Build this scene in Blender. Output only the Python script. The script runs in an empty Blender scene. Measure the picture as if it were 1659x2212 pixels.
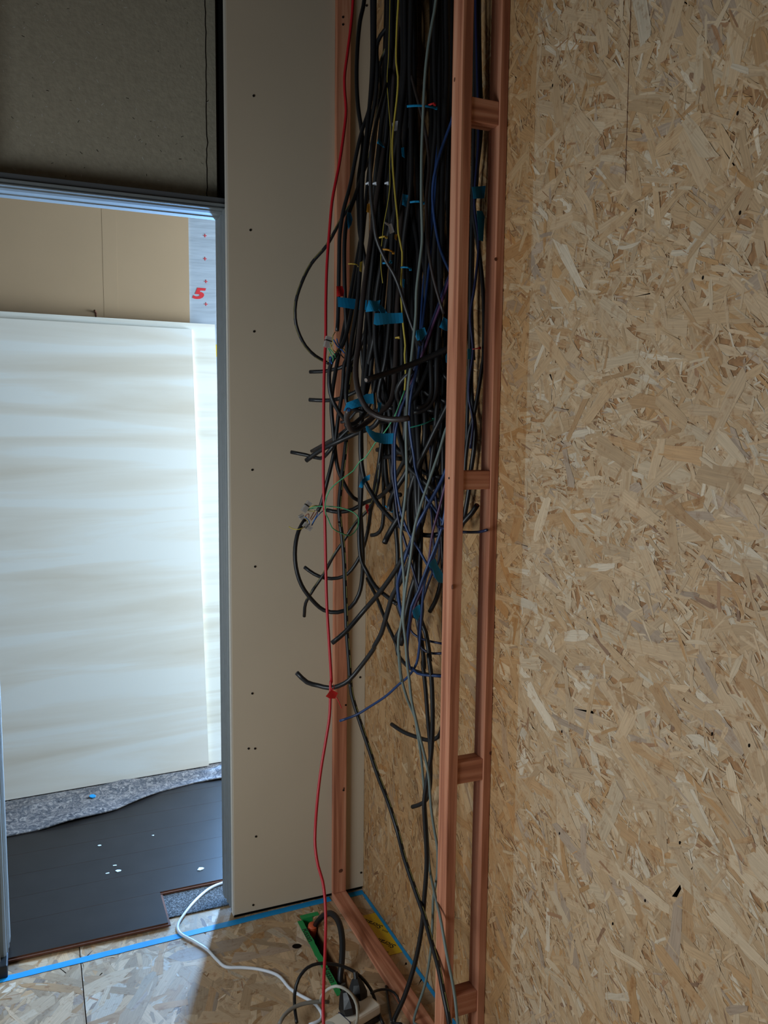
import bpy, math, random
import numpy as np
from mathutils import Vector, Matrix

# ------------------------------------------------------------------ camera
H = 1.42                       # camera height (m); camera stands at x=0, y=0
F_PX, CX, CY = 1775.0, 829.5, 1106.0
def _axis(px, py):
    v = np.array([px - CX, py - CY, F_PX]); return v / np.linalg.norm(v)
_R = np.stack([_axis(4990, 958), _axis(66, 905), -_axis(650, 17500)], 1)
_U, _S, _V = np.linalg.svd(_R); _R = _U @ _V          # camera <- world rotation
scene = bpy.context.scene
C = scene.collection
cam_d = bpy.data.cameras.new('camera'); cam = bpy.data.objects.new('camera', cam_d); C.objects.link(cam)
cam_d.sensor_fit = 'VERTICAL'; cam_d.sensor_height = 36.0; cam_d.lens = F_PX * 36.0 / 2212.0
cam_d.clip_start = 0.02
_M = np.eye(4); _M[:3, 0] = _R.T[:, 0]; _M[:3, 1] = -_R.T[:, 1]; _M[:3, 2] = -_R.T[:, 2]; _M[:3, 3] = (0, 0, H)
cam.matrix_world = Matrix(_M.tolist())
scene.camera = cam

# ------------------------------------------------------------------ view, world, daylight
scene.view_settings.view_transform = 'Standard'
scene.view_settings.look = 'None'
scene.view_settings.gamma = 1.0
scene.view_settings.use_curve_mapping = False
scene.view_settings.exposure = 0.0
w = bpy.data.worlds.new('world'); scene.world = w; w.use_nodes = True
w.node_tree.nodes['Background'].inputs[0].default_value = (0.55, 0.70, 1.0, 1)
w.node_tree.nodes['Background'].inputs[1].default_value = 0.3

def area(name, loc, rot, sx, sy, power, col):
    d = bpy.data.lights.new(name, 'AREA'); d.shape = 'RECTANGLE'; d.size = sx; d.size_y = sy
    d.energy = power; d.color = col
    o = bpy.data.objects.new(name, d); C.objects.link(o); o.location = loc; o.rotation_euler = rot
    return o
# daylight entering the window in the left wall of the camera's room
area('daylight_left_window', (-0.90, 1.10, 0.95), (0, -math.pi/2, 0), 0.75, 0.9, 19.0, (0.86, 0.95, 1.0))
# daylight entering the far room by the window in its right end wall
area('daylight_far_room_window', (2.50, 2.90, 1.32), (0, math.pi/2, 0), 1.5, 0.95, 165.0, (0.63, 0.82, 1.0))
# daylight entering through the narrow glazed slit in the far wall
area('daylight_slit_window', (1.00, 3.520, 1.1), (-math.pi/2, 0, 0), 0.12, 1.9, 135.0, (0.24, 0.52, 1.0))

# ------------------------------------------------------------------ projection helpers (photo pixel -> point on a real plane)
def _ray(px, py): return _R.T @ np.array([px - CX, py - CY, F_PX])
def onz(px, py, z=0.0):
    r = _ray(px, py); t = (z - H) / r[2]; return np.array([0, 0, H]) + r * t
def ony(px, py, y):
    r = _ray(px, py); t = y / r[1]; return np.array([0, 0, H]) + r * t
def onx(px, py, x):
    r = _ray(px, py); t = x / r[0]; return np.array([0, 0, H]) + r * t

# ------------------------------------------------------------------ materials
def lin(c):
    return tuple(((v/255.0)/12.92 if v/255.0 <= 0.04045 else ((v/255.0 + 0.055)/1.055)**2.4) for v in c) + (1.0,)
MATS = {}
def new_mat(name):
    m = bpy.data.materials.new(name); m.use_nodes = True
    nt = m.node_tree; b = nt.nodes['Principled BSDF']
    MATS[name] = m
    return m, nt, b
def plain(name, rgb, rough=0.6, metal=0.0, noise=0.0, scale=40.0, spec=0.5, bump=0.0, bscale=200.0):
    m, nt, b = new_mat(name)
    b.inputs['Roughness'].default_value = rough; b.inputs['Metallic'].default_value = metal
    b.inputs['Specular IOR Level'].default_value = spec
    if noise:
        tc = nt.nodes.new('ShaderNodeTexCoord'); n = nt.nodes.new('ShaderNodeTexNoise')
        n.inputs['Scale'].default_value = scale; n.inputs['Detail'].default_value = 5
        nt.links.new(tc.outputs['Object'], n.inputs['Vector'])
        r = nt.nodes.new('ShaderNodeValToRGB')
        c = lin(rgb)
        r.color_ramp.elements[0].position = 0.3; r.color_ramp.elements[1].position = 0.7
        r.color_ramp.elements[0].color = tuple(v*(1-noise) for v in c[:3]) + (1,)
        r.color_ramp.elements[1].color = tuple(min(1, v*(1+noise)) for v in c[:3]) + (1,)
        nt.links.new(n.outputs['Fac'], r.inputs['Fac']); nt.links.new(r.outputs['Color'], b.inputs['Base Color'])
    else:
        b.inputs['Base Color'].default_value = lin(rgb)
    if bump:
        tc = nt.nodes.new('ShaderNodeTexCoord'); n = nt.nodes.new('ShaderNodeTexNoise')
        n.inputs['Scale'].default_value = bscale; n.inputs['Detail'].default_value = 4
        nt.links.new(tc.outputs['Object'], n.inputs['Vector'])
        bp = nt.nodes.new('ShaderNodeBump'); bp.inputs['Strength'].default_value = bump; bp.inputs['Distance'].default_value = 0.004
        nt.links.new(n.outputs['Fac'], bp.inputs['Height']); nt.links.new(bp.outputs['Normal'], b.inputs['Normal'])
    return m
def wood(name, c0, c1, c2, scl, rough=0.6, nscale=1.0, dark=(0.36, 0.64)):
    """streaky grain; scl = coordinate scale, small along the grain"""
    m, nt, b = new_mat(name); b.inputs['Roughness'].default_value = rough
    b.inputs['Specular IOR Level'].default_value = 0.3
    tc = nt.nodes.new('ShaderNodeTexCoord'); mp = nt.nodes.new('ShaderNodeMapping')
    mp.inputs['Scale'].default_value = scl
    nt.links.new(tc.outputs['Object'], mp.inputs['Vector'])
    n = nt.nodes.new('ShaderNodeTexNoise'); n.inputs['Scale'].default_value = nscale; n.inputs['Detail'].default_value = 6
    n.inputs['Distortion'].default_value = 0.6
    nt.links.new(mp.outputs['Vector'], n.inputs['Vector'])
    r = nt.nodes.new('ShaderNodeValToRGB'); e = r.color_ramp.elements
    e[0].position = dark[0]; e[0].color = lin(c0); e[1].position = dark[1]; e[1].color = lin(c2)
    x = e.new(0.5); x.color = lin(c1)
    nt.links.new(n.outputs['Fac'], r.inputs['Fac']); nt.links.new(r.outputs['Color'], b.inputs['Base Color'])
    bp = nt.nodes.new('ShaderNodeBump'); bp.inputs['Strength'].default_value = 0.15; bp.inputs['Distance'].default_value = 0.001
    nt.links.new(n.outputs['Fac'], bp.inputs['Height']); nt.links.new(bp.outputs['Normal'], b.inputs['Normal'])
    return m
def strand_mat(name, tint_band=None):
    """wood strands: colour from the strand's own attribute, grain along its uv"""
    m, nt, b = new_mat(name); b.inputs['Roughness'].default_value = 0.55; b.inputs['Specular IOR Level'].default_value = 0.35
    at = nt.nodes.new('ShaderNodeAttribute'); at.attribute_name = 'strand_colour'
    uv = nt.nodes.new('ShaderNodeUVMap'); uv.uv_map = 'grain'
    mp = nt.nodes.new('ShaderNodeMapping'); mp.inputs['Scale'].default_value = (18, 420, 1)
    nt.links.new(uv.outputs['UV'], mp.inputs['Vector'])
    n = nt.nodes.new('ShaderNodeTexNoise'); n.inputs['Scale'].default_value = 1.0; n.inputs['Detail'].default_value = 5
    nt.links.new(mp.outputs['Vector'], n.inputs['Vector'])
    mr = nt.nodes.new('ShaderNodeMapRange'); mr.inputs['From Min'].default_value = 0.25; mr.inputs['From Max'].default_value = 0.75
    mr.inputs['To Min'].default_value = 0.78; mr.inputs['To Max'].default_value = 1.16
    nt.links.new(n.outputs['Fac'], mr.inputs['Value'])
    vm = nt.nodes.new('ShaderNodeVectorMath'); vm.operation = 'SCALE'
    nt.links.new(at.outputs['Color'], vm.inputs[0]); nt.links.new(mr.outputs['Result'], vm.inputs['Scale'])
    last = vm.outputs['Vector']
    # resin flecks
    tc = nt.nodes.new('ShaderNodeTexCoord')
    n2 = nt.nodes.new('ShaderNodeTexNoise'); n2.inputs['Scale'].default_value = 55; n2.inputs['Detail'].default_value = 8; n2.inputs['Roughness'].default_value = 0.7
    nt.links.new(tc.outputs['Object'], n2.inputs['Vector'])
    r = nt.nodes.new('ShaderNodeValToRGB'); r.color_ramp.elements[0].position = 0.30; r.color_ramp.elements[0].color = (0.60, 0.42, 0.27, 1)
    r.color_ramp.elements[1].position = 0.46; r.color_ramp.elements[1].color = (1, 1, 1, 1)
    nt.links.new(n2.outputs['Fac'], r.inputs['Fac'])
    mx = nt.nodes.new('ShaderNodeMix'); mx.data_type = 'RGBA'; mx.blend_type = 'MULTIPLY'; mx.inputs['Factor'].default_value = 0.85
    nt.links.new(last, mx.inputs['A']); nt.links.new(r.outputs['Color'], mx.inputs['B']); last = mx.outputs['Result']
    if tint_band:        # older, yellowed strip of board where another batten once stood
        sx = nt.nodes.new('ShaderNodeSeparateXYZ'); nt.links.new(tc.outputs['Object'], sx.inputs[0])
        g = nt.nodes.new('ShaderNodeMath'); g.operation = 'GREATER_THAN'; g.inputs[1].default_value = tint_band
        nt.links.new(sx.outputs['Y'], g.inputs[0])
        g2 = nt.nodes.new('ShaderNodeMath'); g2.operation = 'MULTIPLY'; g2.inputs[1].default_value = 0.75
        nt.links.new(g.outputs[0], g2.inputs[0])
        m2 = nt.nodes.new('ShaderNodeMix'); m2.data_type = 'RGBA'; m2.blend_type = 'MULTIPLY'
        nt.links.new(g2.outputs[0], m2.inputs['Factor']); nt.links.new(last, m2.inputs['A']); m2.inputs['B'].default_value = (0.86, 0.68, 0.46, 1)
        last = m2.outputs['Result']
    nt.links.new(last, b.inputs['Base Color'])
    return m

FIR = ((150, 92, 68), (186, 122, 92), (204, 146, 116))
wood('fir_z', *FIR, (60, 60, 2.2)); wood('fir_y', *FIR, (60, 2.2, 60)); wood('fir_x', *FIR, (2.2, 60, 60))
strand_mat('strands_wall', 1.0125); strand_mat('strands_floor')
plain('osb_core', (150, 110, 72), 0.8, noise=0.3, scale=90)
plain('panel_board', (198, 184, 162), 0.65, noise=0.03, scale=3, spec=0.25)
plain('panel_edge', (206, 200, 188), 0.6)
plain('black_gap_fill', (10, 10, 10), 0.95, spec=0.1)
plain('aluminium', (122, 128, 130), 0.6, metal=0.2, noise=0.05, scale=30)
plain('dark_aluminium', (92, 96, 100), 0.5, metal=0.3)
plain('black_plastic', (18, 18, 19), 0.42)
plain('black_cable', (23, 23, 25), 0.42, spec=0.45)
plain('charcoal_cable', (32, 33, 36), 0.4, spec=0.5)
plain('brownish_cable', (52, 44, 42), 0.42, spec=0.5)
plain('red_cable', (176, 24, 36), 0.4)
plain('blue_cable', (32, 58, 104), 0.4)
plain('navy_cable', (22, 30, 64), 0.4)
plain('purple_cable', (80, 48, 82), 0.4)
plain('grey_cable', (104, 116, 112), 0.5)
plain('pale_grey_cable', (178, 178, 168), 0.5)
plain('mid_grey_cable', (128, 124, 116), 0.5)
plain('white_cable', (215, 222, 232), 0.4)
plain('yellow_wire', (178, 160, 62), 0.5)
plain('green_wire', (70, 160, 110), 0.5)
plain('blue_wire', (40, 100, 175), 0.45)
plain('brown_wire', (120, 44, 26), 0.5)
plain('print_yellow', (150, 140, 70), 0.6)
plain('cut_core', (120, 108, 100), 0.6)
plain('blue_tape', (20, 132, 182), 0.55, noise=0.06, scale=60, spec=0.3)
plain('blue_tape_floor', (36, 150, 214), 0.55, noise=0.05, scale=40, spec=0.3)
plain('green_tape', (26, 146, 76), 0.5)
plain('yellow_tape', (214, 178, 34), 0.5)
plain('ink', (20, 20, 20), 0.7)
plain('red_ink', (200, 36, 44), 0.6)
plain('red_tag', (190, 30, 30), 0.5); plain('orange_tag', (186, 128, 34), 0.5); plain('white_tag', (190, 196, 206), 0.5)
plain('yellow_tag', (176, 146, 52), 0.5); plain('teal_tie', (24, 116, 100), 0.5)
plain('orange_conduit', (196, 86, 48), 0.5)
plain('hole_dark', (22, 16, 12), 0.95, spec=0.1)
plain('screw_steel', (40, 38, 36), 0.5, metal=0.6)
plain('white_plastic', (222, 214, 198), 0.4)
plain('ceiling_paint', (70, 63, 55), 0.9)
plain('side_wall', (120, 104, 82), 0.9)
plain('beige_board', (172, 144, 114), 0.8, noise=0.03, scale=4, spec=0.2)
plain('cement_board', (166, 159, 141), 0.9, noise=0.08, scale=70, spec=0.15, bump=0.3, bscale=120)
plain('chip_white', (205, 205, 200), 0.8)
plain('laminate_top', (34, 30, 28), 0.36, noise=0.15, scale=14, spec=0.22)
plain('laminate_core', (96, 56, 34), 0.8, noise=0.15, scale=90)
plain('debris_white', (205, 215, 220), 0.8)
# clear connector body
m, nt, b = new_mat('clear_plastic'); b.inputs['Base Color'].default_value = lin((205, 200, 195)); b.inputs['Roughness'].default_value = 0.15
b.inputs['Transmission Weight'].default_value = 0.55; b.inputs['IOR'].default_value = 1.45
# pale poplar plywood with faint horizontal figure
wood('plywood_face', (212, 200, 184), (224, 217, 206), (227, 224, 217), (0.7, 0.7, 10), 0.5, dark=(0.28, 0.56))
wood('plywood_back', (212, 204, 190), (226, 222, 212), (230, 228, 220), (1.2, 1.2, 26), 0.5, dark=(0.30, 0.55))
plain('plywood_edge', (226, 216, 192), 0.7)
# grey felt blanket with coloured fibres
m, nt, b = new_mat('felt'); b.inputs['Roughness'].default_value = 1.0; b.inputs['Specular IOR Level'].default_value = 0.1
tc = nt.nodes.new('ShaderNodeTexCoord')
n = nt.nodes.new('ShaderNodeTexNoise'); n.inputs['Scale'].default_value = 48; n.inputs['Detail'].default_value = 9; n.inputs['Roughness'].default_value = 0.75; n.inputs['Distortion'].default_value = 1.5
nt.links.new(tc.outputs['Object'], n.inputs['Vector'])
r = nt.nodes.new('ShaderNodeValToRGB'); e = r.color_ramp.elements
e[0].position = 0.34; e[0].color = lin((52, 52, 56)); e[1].position = 0.66; e[1].color = lin((168, 164, 160))
x = e.new(0.48); x.color = lin((100, 100, 104)); x = e.new(0.54); x.color = lin((130, 122, 120))
nt.links.new(n.outputs['Fac'], r.inputs['Fac']); nt.links.new(r.outputs['Color'], b.inputs['Base Color'])
bp = nt.nodes.new('ShaderNodeBump'); bp.inputs['Strength'].default_value = 0.6; bp.inputs['Distance'].default_value = 0.004
nt.links.new(n.outputs['Fac'], bp.inputs['Height']); nt.links.new(bp.outputs['Normal'], b.inputs['Normal'])
# dark grey foam underlay with pale specks
m, nt, b = new_mat('foam'); b.inputs['Roughness'].default_value = 0.95
tc = nt.nodes.new('ShaderNodeTexCoord'); v = nt.nodes.new('ShaderNodeTexNoise'); v.inputs['Scale'].default_value = 260; v.inputs['Detail'].default_value = 3
nt.links.new(tc.outputs['Object'], v.inputs['Vector']); r = nt.nodes.new('ShaderNodeValToRGB'); e = r.color_ramp.elements
e[0].position = 0.44; e[0].color = lin((38, 39, 41)); e[1].position = 0.68; e[1].color = lin((112, 116, 120))
nt.links.new(v.outputs['Fac'], r.inputs['Fac']); nt.links.new(r.outputs['Color'], b.inputs['Base Color'])
# white vapour membrane, slightly rippled
m, nt, b = new_mat('membrane'); b.inputs['Roughness'].default_value = 0.5; b.inputs['Base Color'].default_value = lin((160, 168, 178))
tc = nt.nodes.new('ShaderNodeTexCoord'); mp = nt.nodes.new('ShaderNodeMapping'); mp.inputs['Scale'].default_value = (3, 3, 22)
mp.inputs['Rotation'].default_value = (0, 0.25, 0)
nt.links.new(tc.outputs['Object'], mp.inputs['Vector']); n = nt.nodes.new('ShaderNodeTexNoise'); n.inputs['Scale'].default_value = 1.2; n.inputs['Detail'].default_value = 3
nt.links.new(mp.outputs['Vector'], n.inputs['Vector']); bp = nt.nodes.new('ShaderNodeBump'); bp.inputs['Strength'].default_value = 0.5; bp.inputs['Distance'].default_value = 0.012
nt.links.new(n.outputs['Fac'], bp.inputs['Height']); nt.links.new(bp.outputs['Normal'], b.inputs['Normal'])

# ------------------------------------------------------------------ object helpers
def build(name, verts, faces, mat, parent=None, smooth=False, mats=None, fmat=None, label=None, cat=None, group=None, kind=None):
    v = np.asarray(verts, float)
    if parent is None:
        o0 = np.array([(v[:, 0].min() + v[:, 0].max())/2, (v[:, 1].min() + v[:, 1].max())/2, v[:, 2].min()])
    else:
        o0 = np.array(parent['_o'])
    me = bpy.data.meshes.new(name); me.from_pydata((v - o0).tolist(), [], [list(map(int, f)) for f in faces])
    for mm in (mats or [mat]): me.materials.append(MATS[mm])
    if fmat is not None: me.polygons.foreach_set('material_index', fmat)
    if smooth: me.polygons.foreach_set('use_smooth', [True]*len(me.polygons))
    me.update()
    o = bpy.data.objects.new(name, me); C.objects.link(o)
    if parent is None: o.location = o0
    else: o.parent = parent
    o['_o'] = [float(t) for t in o0]
    if label: o['label'] = label
    if cat: o['category'] = cat
    if group: o['group'] = group
    if kind: o['kind'] = kind
    return o
def empty(name, loc, label, cat, group=None, kind=None):
    o = bpy.data.objects.new(name, None); C.objects.link(o); o.location = loc; o['_o'] = [float(t) for t in loc]
    o.empty_display_size = 0.05
    o['label'] = label
    if cat: o['category'] = cat
    if group: o['group'] = group
    if kind: o['kind'] = kind
    return o
def boxv(a, b, bev=0.0):
    (x0, y0, z0), (x1, y1, z1) = a, b
    if bev <= 0:
        v = [(x0,y0,z0),(x1,y0,z0),(x1,y1,z0),(x0,y1,z0),(x0,y0,z1),(x1,y0,z1),(x1,y1,z1),(x0,y1,z1)]
        f = [(0,3,2,1),(4,5,6,7),(0,1,5,4),(1,2,6,5),(2,3,7,6),(3,0,4,7)]
        return v, f
    import bmesh
    bm = bmesh.new()
    vs = [bm.verts.new(p) for p in boxv(a, b)[0]]
    for fc in boxv(a, b)[1]: bm.faces.new([vs[i] for i in fc])
    bmesh.ops.bevel(bm, geom=list(bm.edges), offset=bev, segments=2, affect='EDGES', profile=0.5)
    bm.verts.index_update()
    v = [tuple(p.co) for p in bm.verts]; f = [[q.index for q in fc.verts] for fc in bm.faces]; bm.free()
    return v, f
def merge(parts):
    V, Fc = [], []
    for v, f in parts:
        n = len(V); V += [tuple(p) for p in v]; Fc += [tuple(i + n for i in q) for q in f]
    return V, Fc
def prism(poly, lo, hi, axis):
    """extrude a closed 2-D outline; axis 'x': poly=(y,z); 'z': poly=(x,y); 'y': poly=(x,z)"""
    def p3(p, t): return {'x': (t, p[0], p[1]), 'z': (p[0], p[1], t), 'y': (p[0], t, p[1])}[axis]
    n = len(poly)
    v = [p3(p, lo) for p in poly] + [p3(p, hi) for p in poly]
    f = [tuple(range(n))[::-1], tuple(range(n, 2*n))] + [(i, (i+1) % n, n + (i+1) % n, n + i) for i in range(n)]
    return v, f
def spline(P, step=0.014):
    P = np.asarray(P, float)
    if len(P) == 2:
        k = max(2, int(np.linalg.norm(P[1]-P[0])/step)); t = np.linspace(0, 1, k)[:, None]; return P[0]*(1-t) + P[1]*t
    Q = np.vstack([2*P[0]-P[1], P, 2*P[-1]-P[-2]]); out = []
    for i in range(1, len(Q)-2):
        p0, p1, p2, p3 = Q[i-1:i+3]
        d1 = max(1e-5, np.linalg.norm(p1-p0))**0.5; d2 = max(1e-5, np.linalg.norm(p2-p1))**0.5; d3 = max(1e-5, np.linalg.norm(p3-p2))**0.5
        m1 = ((p1-p0)/d1 - (p2-p0)/(d1+d2) + (p2-p1)/d2)*d2; m2 = ((p2-p1)/d2 - (p3-p1)/(d2+d3) + (p3-p2)/d3)*d2
        k = max(2, int(np.linalg.norm(p2-p1)/step)); t = np.linspace(0, 1, k, endpoint=False)[:, None]
        out.append((2*t**3-3*t**2+1)*p1 + (t**3-2*t**2+t)*m1 + (-2*t**3+3*t**2)*p2 + (t**3-t**2)*m2)
    out.append(P[-1:])
    return np.vstack(out)
def tube(P, r, sides=8, flat=1.0, taper=None):
    P = np.asarray(P, float); n = len(P)
    T = np.gradient(P, axis=0); T /= np.linalg.norm(T, axis=1)[:, None] + 1e-12
    N = np.cross(T[0], (0.3, 0.9, 0.1)); N /= np.linalg.norm(N)
    V = []; a = np.linspace(0, 2*math.pi, sides, endpoint=False)
    for i in range(n):
        N = N - T[i]*np.dot(N, T[i]); N /= np.linalg.norm(N) + 1e-12
        B = np.cross(T[i], N); rr = r if taper is None else r*taper[i]
        V.append(P[i] + rr*(np.cos(a)[:, None]*N + flat*np.sin(a)[:, None]*B))
    V = np.vstack(V)
    Fc = [(i*sides+j, i*sides+(j+1) % sides, (i+1)*sides+(j+1) % sides, (i+1)*sides+j) for i in range(n-1) for j in range(sides)]
    Fc += [tuple(range(sides))[::-1], tuple(range((n-1)*sides, n*sides))]
    return V, Fc
def disc(c, nrm, r, sides=10, depth=0.0015, squash=1.0):
    c = np.asarray(c, float); nrm = np.asarray(nrm, float); nrm = nrm/np.linalg.norm(nrm)
    return tube(np.array([c - nrm*depth*0.5, c + nrm*depth*0.5]), r, sides, squash)
def sheet(grid, thick):
    """grid (m,n,3) of points -> thin solid sheet"""
    g = np.asarray(grid, float); m_, n_ = g.shape[:2]
    du = np.gradient(g, axis=0); dv = np.gradient(g, axis=1); nn = np.cross(du, dv); nn /= np.linalg.norm(nn, axis=2)[..., None] + 1e-12
    top = (g + nn*thick/2).reshape(-1, 3); bot = (g - nn*thick/2).reshape(-1, 3); k = m_*n_
    idx = lambda i, j: i*n_ + j
    Fc = []
    for i in range(m_-1):
        for j in range(n_-1):
            q = (idx(i,j), idx(i+1,j), idx(i+1,j+1), idx(i,j+1)); Fc.append(q); Fc.append(tuple(t + k for t in q[::-1]))
    rim = [idx(i, 0) for i in range(m_)] + [idx(m_-1, j) for j in range(1, n_)] + [idx(i, n_-1) for i in range(m_-2, -1, -1)] + [idx(0, j) for j in range(n_-2, 0, -1)]
    for a_, b_ in zip(rim, rim[1:] + rim[:1]): Fc.append((b_, a_, a_ + k, b_ + k))
    return np.vstack([top, bot]), Fc
def text_mesh(name, s, origin, ux, uy, size, mat, parent, shear=0.0, bold=0.0, stretch=1.0, lift=0.0006):
    cu = bpy.data.curves.new(name, 'FONT'); cu.body = s; cu.size = 1.0; cu.shear = shear; cu.offset = bold
    cu.align_x = 'CENTER'; cu.align_y = 'CENTER'; cu.resolution_u = 3
    ob = bpy.data.objects.new(name, cu); C.objects.link(ob)
    dg = bpy.context.evaluated_depsgraph_get(); dg.update()
    me = bpy.data.meshes.new_from_object(ob.evaluated_get(dg))
    V = np.array([v.co[:] for v in me.vertices]); Fc = [list(p.vertices) for p in me.polygons]
    bpy.data.objects.remove(ob); bpy.data.curves.remove(cu); bpy.data.meshes.remove(me)
    ux = np.asarray(ux, float); uy = np.asarray(uy, float); nn = np.cross(ux, uy)
    W = np.asarray(origin, float) + V[:, :1]*size*stretch*ux + V[:, 1:2]*size*uy + nn*lift
    return build(name, W, Fc, mat, parent)
SCREW_MESH = {}
def screw(parent, c, nrm, r=0.0032):
    v, f = disc(c, nrm, r, 8, 0.0016); return build('screw', v, f, 'screw_steel', parent)

rng = np.random.default_rng(7)
# colours that wood strands have
STRAND = [((206, 176, 140), 34), ((198, 164, 124), 30), ((214, 190, 158), 14), ((222, 206, 182), 5), ((188, 146, 100), 9), ((190, 142, 88), 4), ((164, 116, 80), 2), ((178, 156, 136), 5), ((136, 98, 74), 1)]
_cols = np.array([lin(c)[:3] for c, _ in STRAND])*0.80; _cols = _cols*0.78 + _cols[:3].mean(0)*0.22; _wts = np.array([k for _, k in STRAND], float); _wts /= _wts.sum()
def strands(name, parent, O, U, Vv, a, b, density, mat, seed, skip=None, big=1.0, bias=(0.6, 0.6), lshare=0.2, contrast=0.06):
    """a mass of flat wood strands pressed into a board: O origin, U/Vv in-plane axes, a x b metres"""
    g = np.random.default_rng(seed); nn = np.cross(U, Vv)
    area_ = a*b; N = int(area_*density); O = np.asarray(O, float); U = np.asarray(U, float); Vv = np.asarray(Vv, float)
    k = np.arange(N)/N
    large = g.random(N) < lshare
    L = np.where(large, g.uniform(0.045, 0.125, N), g.uniform(0.010, 0.050, N))*big
    W = np.where(large, np.minimum(L*g.uniform(0.09, 0.30, N), 0.026*big), L*g.uniform(0.05, 0.20, N))
    cu = g.uniform(-0.02, a + 0.02, N); cv = g.uniform(-0.02, b + 0.02, N)
    patch = np.sin(cu*3.1 + seed)*1.1 + np.cos(cv*2.3 + 0.7*seed)*1.2
    ang = np.where(g.random(N) < bias[0], bias[1] + patch*0.45 + g.normal(0, 0.35, N), g.uniform(0, math.pi, N))
    ca, sa = np.cos(ang), np.sin(ang)
    tpl = np.array([(-.5, -.35), (-.36, -.5), (.1, -.48), (.42, -.5), (.5, -.1), (.47, .4), (.3, .5), (-.2, .47), (-.46, .42)])
    m_ = len(tpl)
    pts = tpl[None] + g.normal(0, 0.06, (N, m_, 2)) * np.array([1.0, 2.2])
    lx = pts[:, :, 0]*L[:, None]; ly = pts[:, :, 1]*W[:, None]
    pu = cu[:, None] + lx*ca[:, None] - ly*sa[:, None]; pv = cv[:, None] + lx*sa[:, None] + ly*ca[:, None]
    inside = (pu.max(1) > 0) & (pu.min(1) < a) & (pv.max(1) > 0) & (pv.min(1) < b)
    if skip is not None:
        for (u0, u1, v0, v1) in skip:
            inside &= ~((pu.max(1) > u0) & (pu.min(1) < u1) & (pv.max(1) > v0) & (pv.min(1) < v1))
    pu, pv = np.clip(pu, 0, a), np.clip(pv, 0, b)
    h_ = 0.0002 + 0.0010*k
    P = O + pu[..., None]*U + pv[..., None]*Vv + h_[:, None, None]*nn
    ok = np.where(inside)[0]; P = P[ok]; n_ = len(ok)
    me = bpy.data.meshes.new(name)
    po = np.array(parent['_o'])
    me.vertices.add(n_*m_); me.vertices.foreach_set('co', (P.reshape(-1, 3) - po).ravel())
    me.loops.add(n_*m_); me.loops.foreach_set('vertex_index', np.arange(n_*m_))
    me.polygons.add(n_); me.polygons.foreach_set('loop_start', np.arange(n_)*m_)
    try: me.polygons.foreach_set('loop_total', np.full(n_, m_))
    except Exception: pass
    me.update(calc_edges=True)
    uvl = me.uv_layers.new(name='grain')
    uvs = np.stack([lx[ok] + g.uniform(0, 50, n_)[:, None], ly[ok] + g.uniform(0, 50, n_)[:, None]], -1)
    uvl.data.foreach_set('uv', uvs.ravel())
    ci = g.choice(len(_cols), n_, p=_wts); ci = np.where(large[ok] & ((ci == 6) | (ci == 8)), 1, ci); col = _cols[ci]*np.clip(g.normal(1, contrast, (n_, 1)), 0.7, 1.3)
    at = me.color_attributes.new('strand_colour', 'FLOAT_COLOR', 'CORNER')
    cc = np.ones((n_, m_, 4)); cc[:, :, :3] = col[:, None]; at.data.foreach_set('color', cc.ravel())
    me.materials.append(MATS[mat]); me.validate()
    o = bpy.data.objects.new(name, me); C.objects.link(o); o.parent = parent; o['_o'] = list(parent['_o']); o['kind'] = 'stuff'
    return o

# ------------------------------------------------------------------ the setting
XR = 0.888          # right wall (OSB) face
PF = 2.195          # front face of the boarded back wall
CEIL = 2.65
XW, YS = -0.93, -1.60
FY = 3.54           # far room's far wall
SLOT = (0.6697, 0.703, 1.806, 2.1275)

def structure(name, v, f, mat, label, **k):
    return build(name, v, f, mat, kind='structure', label=label, **k)
# floor: two OSB boards with a joint, the right one cut out for the cable slot
floor = structure('floor', *boxv((XW, YS, -0.12), (XR, 2.405, -0.10)), 'osb_core', 'wooden strand board floor of the near room')
sx = 0.0757
def board_with_hole(x0, x1, y0, y1, z0, z1, hole):
    hx0, hx1, hy0, hy1 = hole
    return merge([boxv((x0, y0, z0), (hx0, y1, z1)), boxv((hx1, y0, z0), (x1, y1, z1)), boxv((hx0, y0, z0), (hx1, hy0, z1)), boxv((hx0, hy1, z0), (hx1, y1, z1))])
b1 = build('osb_board', *boxv((XW, YS, -0.10), (sx - 0.0012, 2.405, -0.0013)), 'osb_core', floor)
b2 = build('osb_board', *board_with_hole(sx + 0.0012, XR, YS, 2.405, -0.10, -0.0013, SLOT), 'osb_core', floor)
strands('osb_strands', b1, (-0.6, 0.85, -0.0013), (1, 0, 0), (0, 1, 0), sx - 0.0012 + 0.6, 1.555, 4600, 'strands_floor', 11, big=1.7, bias=(0.35, 1.2), lshare=0.38, contrast=0.14)
strands('osb_strands', b2, (sx + 0.0012, 0.85, -0.0013), (1, 0, 0), (0, 1, 0), XR - sx - 0.0012, 1.555, 4600, 'strands_floor', 12, big=1.7, bias=(0.35, 1.0), lshare=0.38, contrast=0.14,
        skip=[(SLOT[0]-sx-0.0012, SLOT[1]-sx-0.0012, SLOT[2]-0.85, SLOT[3]-0.85)])
kp = onz(641, 2044)
kh, kf = disc(kp + [0, 0, 0.0002], (0, 0, 1), 0.0125, 14, 0.0012, 0.8); build('knot_hole_disc', kh, kf, 'hole_dark', b2)  # flat dark disc; the hole's inner shade is painted into its colour
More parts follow.
